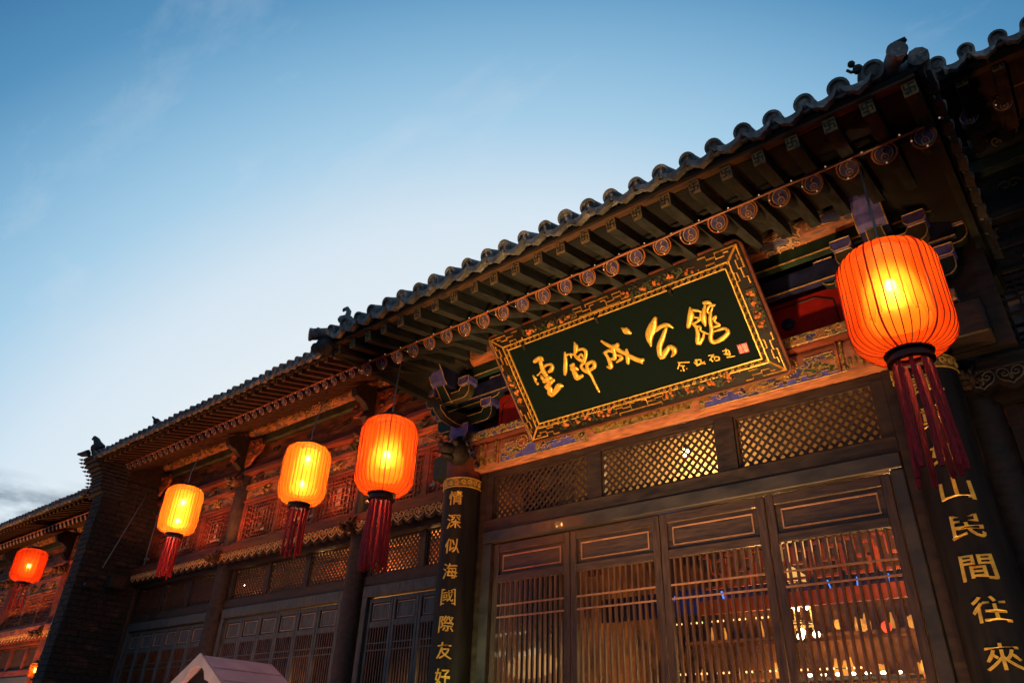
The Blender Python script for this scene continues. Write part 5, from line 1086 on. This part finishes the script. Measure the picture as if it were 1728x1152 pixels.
lantern(-9.65, 4.5, 4.37, .50, .64, 'silk_yellow', 'yellow lantern with two bulbs hanging nearest the brick gable wall', 36, 5.44, [(.01, .12), (-.01, -.14)], .52, 105, YE, ntas=12, tw_=.1, yh=4.6)
lantern(-15.07, 4.6, 4.30, .50, .56, 'silk_red', 'small dim red lantern in front of the farther building, leftmost of all', 24, 4.96, [(0, 0)], .45, 70, (1, .45, .2), ntas=4, tw_=.2, yh=4.75)
hl = lantern(-14.72, 5.15, 2.64, .20, .22, 'silk_yellow', 'small yellow lantern low down under the dim red one at the far shop', 18, 4.0, [(0, 0)], .2, 8, YE, ntas=4, tw_=.1)
# loose cable hooks behind lanterns
# ================================================================ market canopy in the street
MC = thing('market_canopy', (-5.5, 3.1, 0), 'small gabled white stall canopy with pink light in its cloth colour, in the street before the side range', 'canopy')
ax, ay0, ay1, az = -5.50, 3.03, 3.62, 2.20
hw_, dr = .50, .27
for sg in (-1, 1):
    b = MB(); slab(b, [(ax, ay0, az), (ax, ay1, az), (ax+sg*hw_, ay1+.02, az-dr), (ax+sg*hw_, ay0-.02, az-dr)] if sg > 0 else [(ax, ay1, az), (ax, ay0, az), (ax-hw_, ay0-.02, az-dr), (ax-hw_, ay1+.02, az-dr)], .006)
    pn = b.build('canopy_panel', 'canvas', MC)
    for k in (1, 2): MB().tube([(ax+sg*hw_*k/3, ay0, az-dr*k/3+.003), (ax+sg*hw_*k/3, ay1, az-dr*k/3+.003)], .005, 6).build('seam', 'canvas', pn)
    MB().box(ax+sg*hw_-.015, ax+sg*hw_+.015, ay0, ay0+.03, 0, az-dr-.01).build('post', 'white', MC); MB().box(ax+sg*hw_-.015, ax+sg*hw_+.015, ay1-.03, ay1, 0, az-dr-.01).build('post', 'white', MC)
outer = [(-hw_-.01, -dr-.005), (0, .012), (hw_+.01, -dr-.005), (hw_+.01, -dr-.07)]; inner = [(.36, -dr-.06), (.20, -.185), (.14, -.17), (.11, -.115), (.06, -.085), (0, -.075), (-.06, -.085), (-.11, -.115), (-.14, -.17), (-.20, -.185), (-.36, -dr-.06)]
gb = MB(); full = [(-hw_-.01, -dr-.07)]+outer
half = lambda s: None
pts_o = [(-hw_-.01, -dr-.07), (-hw_-.01, -dr-.005), (-.33, -.175), (-.22, -.112), (-.15, -.075), (0, .012), (.15, -.075), (.22, -.112), (.33, -.175), (hw_+.01, -dr-.005), (hw_+.01, -dr-.07)]
pts_i = inner[::-1]
for i in range(10):
    q = [pts_o[i], pts_o[i+1], pts_i[i+1], pts_i[i]]
    gb.prism(q, lambda u, v, d: Vector((ax+u, ay0-.022-d, az+v)), 0, .014)
gb.build('gable_board', 'canvas_front', MC)
MB().prism([(-.42, -.31), (.42, -.31), (0, -.03)], lambda u, v, d: Vector((ax+u, ay0+.05-d, az+v)), -.01, 0).build('shade_sheet', 'carve_dark', MC)  # dark sheet added to make the shade inside the canopy
box('counter', 'door', MC, ax-.45, ax+.45, ay0+.05, ay1-.05, .75, .80); box('back_cloth', 'carve_dark', MC, ax-.48, ax+.48, ay1-.045, ay1-.035, .8, az-dr)  # back cloth coloured dark to deepen the shade inside
# ================================================================ added fill lamps on the ground, unseen below the frame, washing the front
def flood(x, y, tx, ty_, tz, e, col, size, label, m='warm_lamp', blend=.8):
    t = thing('fill_flood', (x, y, 0), label, 'fill_flood'); d = (Vector((tx, ty_, tz))-Vector((x, y, .18))).normalized(); p = Vector((x, y, .18))
    MB().tube([p-d*.10, p+d*.06], [.06, .085], 14).build('lamp_housing', 'metal', t, True); MB().tube([p+d*.061, p+d*.064], .07, 14).build('lamp_lens', m, t); MB().box(x-.07, x+.07, y-.07, y+.07, 0, .02).build('base_plate', 'metal', t); MB().tube([(x-.09, y, .02), (x-.095, y, .18)], .008, 6).build('bracket', 'metal', t)
    l = bpy.data.lights.new('fill_flood_spot', 'SPOT'); l.energy = e; l.color = col; l.spot_size = size; l.spot_blend = blend; l.shadow_soft_size = .14
    o = bpy.data.objects.new('fill_flood_spot', l); o.location = p+d*.09; o.rotation_euler = (-d).to_track_quat('Z', 'Y').to_euler(); COL.objects.link(o)
flood(-2.1, 1.9, -2.4, 4.2, 4.3, 950, (1, .60, .25), math.radians(50), 'added warm ground floodlight aimed at the gilt plaque')
flood(-3.98, 3.4, -4.1, 4.6, 2.25, 260, (.75, 1, .35), math.radians(16), 'added greenish ground floodlight by the left door jamb')  # added to imitate a neon reflection on the jamb
flood(-1.2, 3.75, -1.5, 4.6, 2.0, 300, (1, .43, .13), math.radians(80), 'added warm ground floodlight washing the right entrance doors')
flood(-2.8, 3.75, -2.9, 4.6, 2.0, 210, (1, .43, .13), math.radians(80), 'added warm ground floodlight washing the left entrance doors')
flood(-8.2, 3.4, -8.4, 5.4, 3.9, 300, (1, .34, .12), math.radians(100), 'added reddish ground floodlight washing the side range')
flood(-3.5, 2.9, -3.78, 4.57, 3.2, 200, (1, .03, .02), math.radians(13), 'added red ground floodlight making the glow on the door head')  # added to imitate a red reflection on the door head
def ledge(x, y, z, e, col, label, aim=(0, .35, 1)):  # uplights added to brighten the wing woodwork from the ledge
    t = thing('ledge_fill', (x, y, z), label, 'light', 'small added uplights on the ledge of the side range'); b = MB().box(x-.04, x+.04, y-.02, y+.02, z, z+.025).build('lamp_housing', 'metal', t); MB().box(x-.03, x+.03, y-.012, y+.012, z+.025, z+.028).build('lamp_lens', 'lamp_amber', t)
    l = bpy.data.lights.new('ledge_fill_spot', 'SPOT'); l.energy = e; l.color = col; l.spot_size = math.radians(150); l.spot_blend = 1; l.shadow_soft_size = .05
    o = bpy.data.objects.new('ledge_fill_spot', l); o.location = (x, y, z+.04); o.rotation_euler = Vector((-aim[0], -aim[1], -aim[2])).to_track_quat('Z', 'Y').to_euler(); COL.objects.link(o)
for i in range(7): ledge(-11.4+i*1.02, 5.0, 4.031, 34, (1, .26, .08), ('added ledge uplight nearest the gable wall', 'second added ledge uplight from the gable wall', 'added ledge uplight between the two yellow lanterns, left one', 'added ledge uplight between the two yellow lanterns, right one', 'added ledge uplight below the second yellow lantern', 'added ledge uplight left of the orange lantern', 'added ledge uplight nearest the entrance bay')[i])
flood(-15.0, 3.7, -15.2, 5.4, 3.2, 900, (1, .36, .10), math.radians(110), 'added orange ground floodlight washing the farther shop front')
flood(-4.6, 1.9, -5.5, 3.0, 2.0, 130, (1, .55, .36), math.radians(40), 'added warm ground floodlight on the market canopy')
flood(-.25, 3.1, -.59, 4.33, 2.7, 130, (1, .64, .28), math.radians(34), 'added warm ground floodlight at the foot of the right couplet column')
flood(-3.7, 3.3, -4.3, 4.36, 3.0, 140, (1, .64, .28), math.radians(34), 'added warm ground floodlight at the foot of the left couplet column')
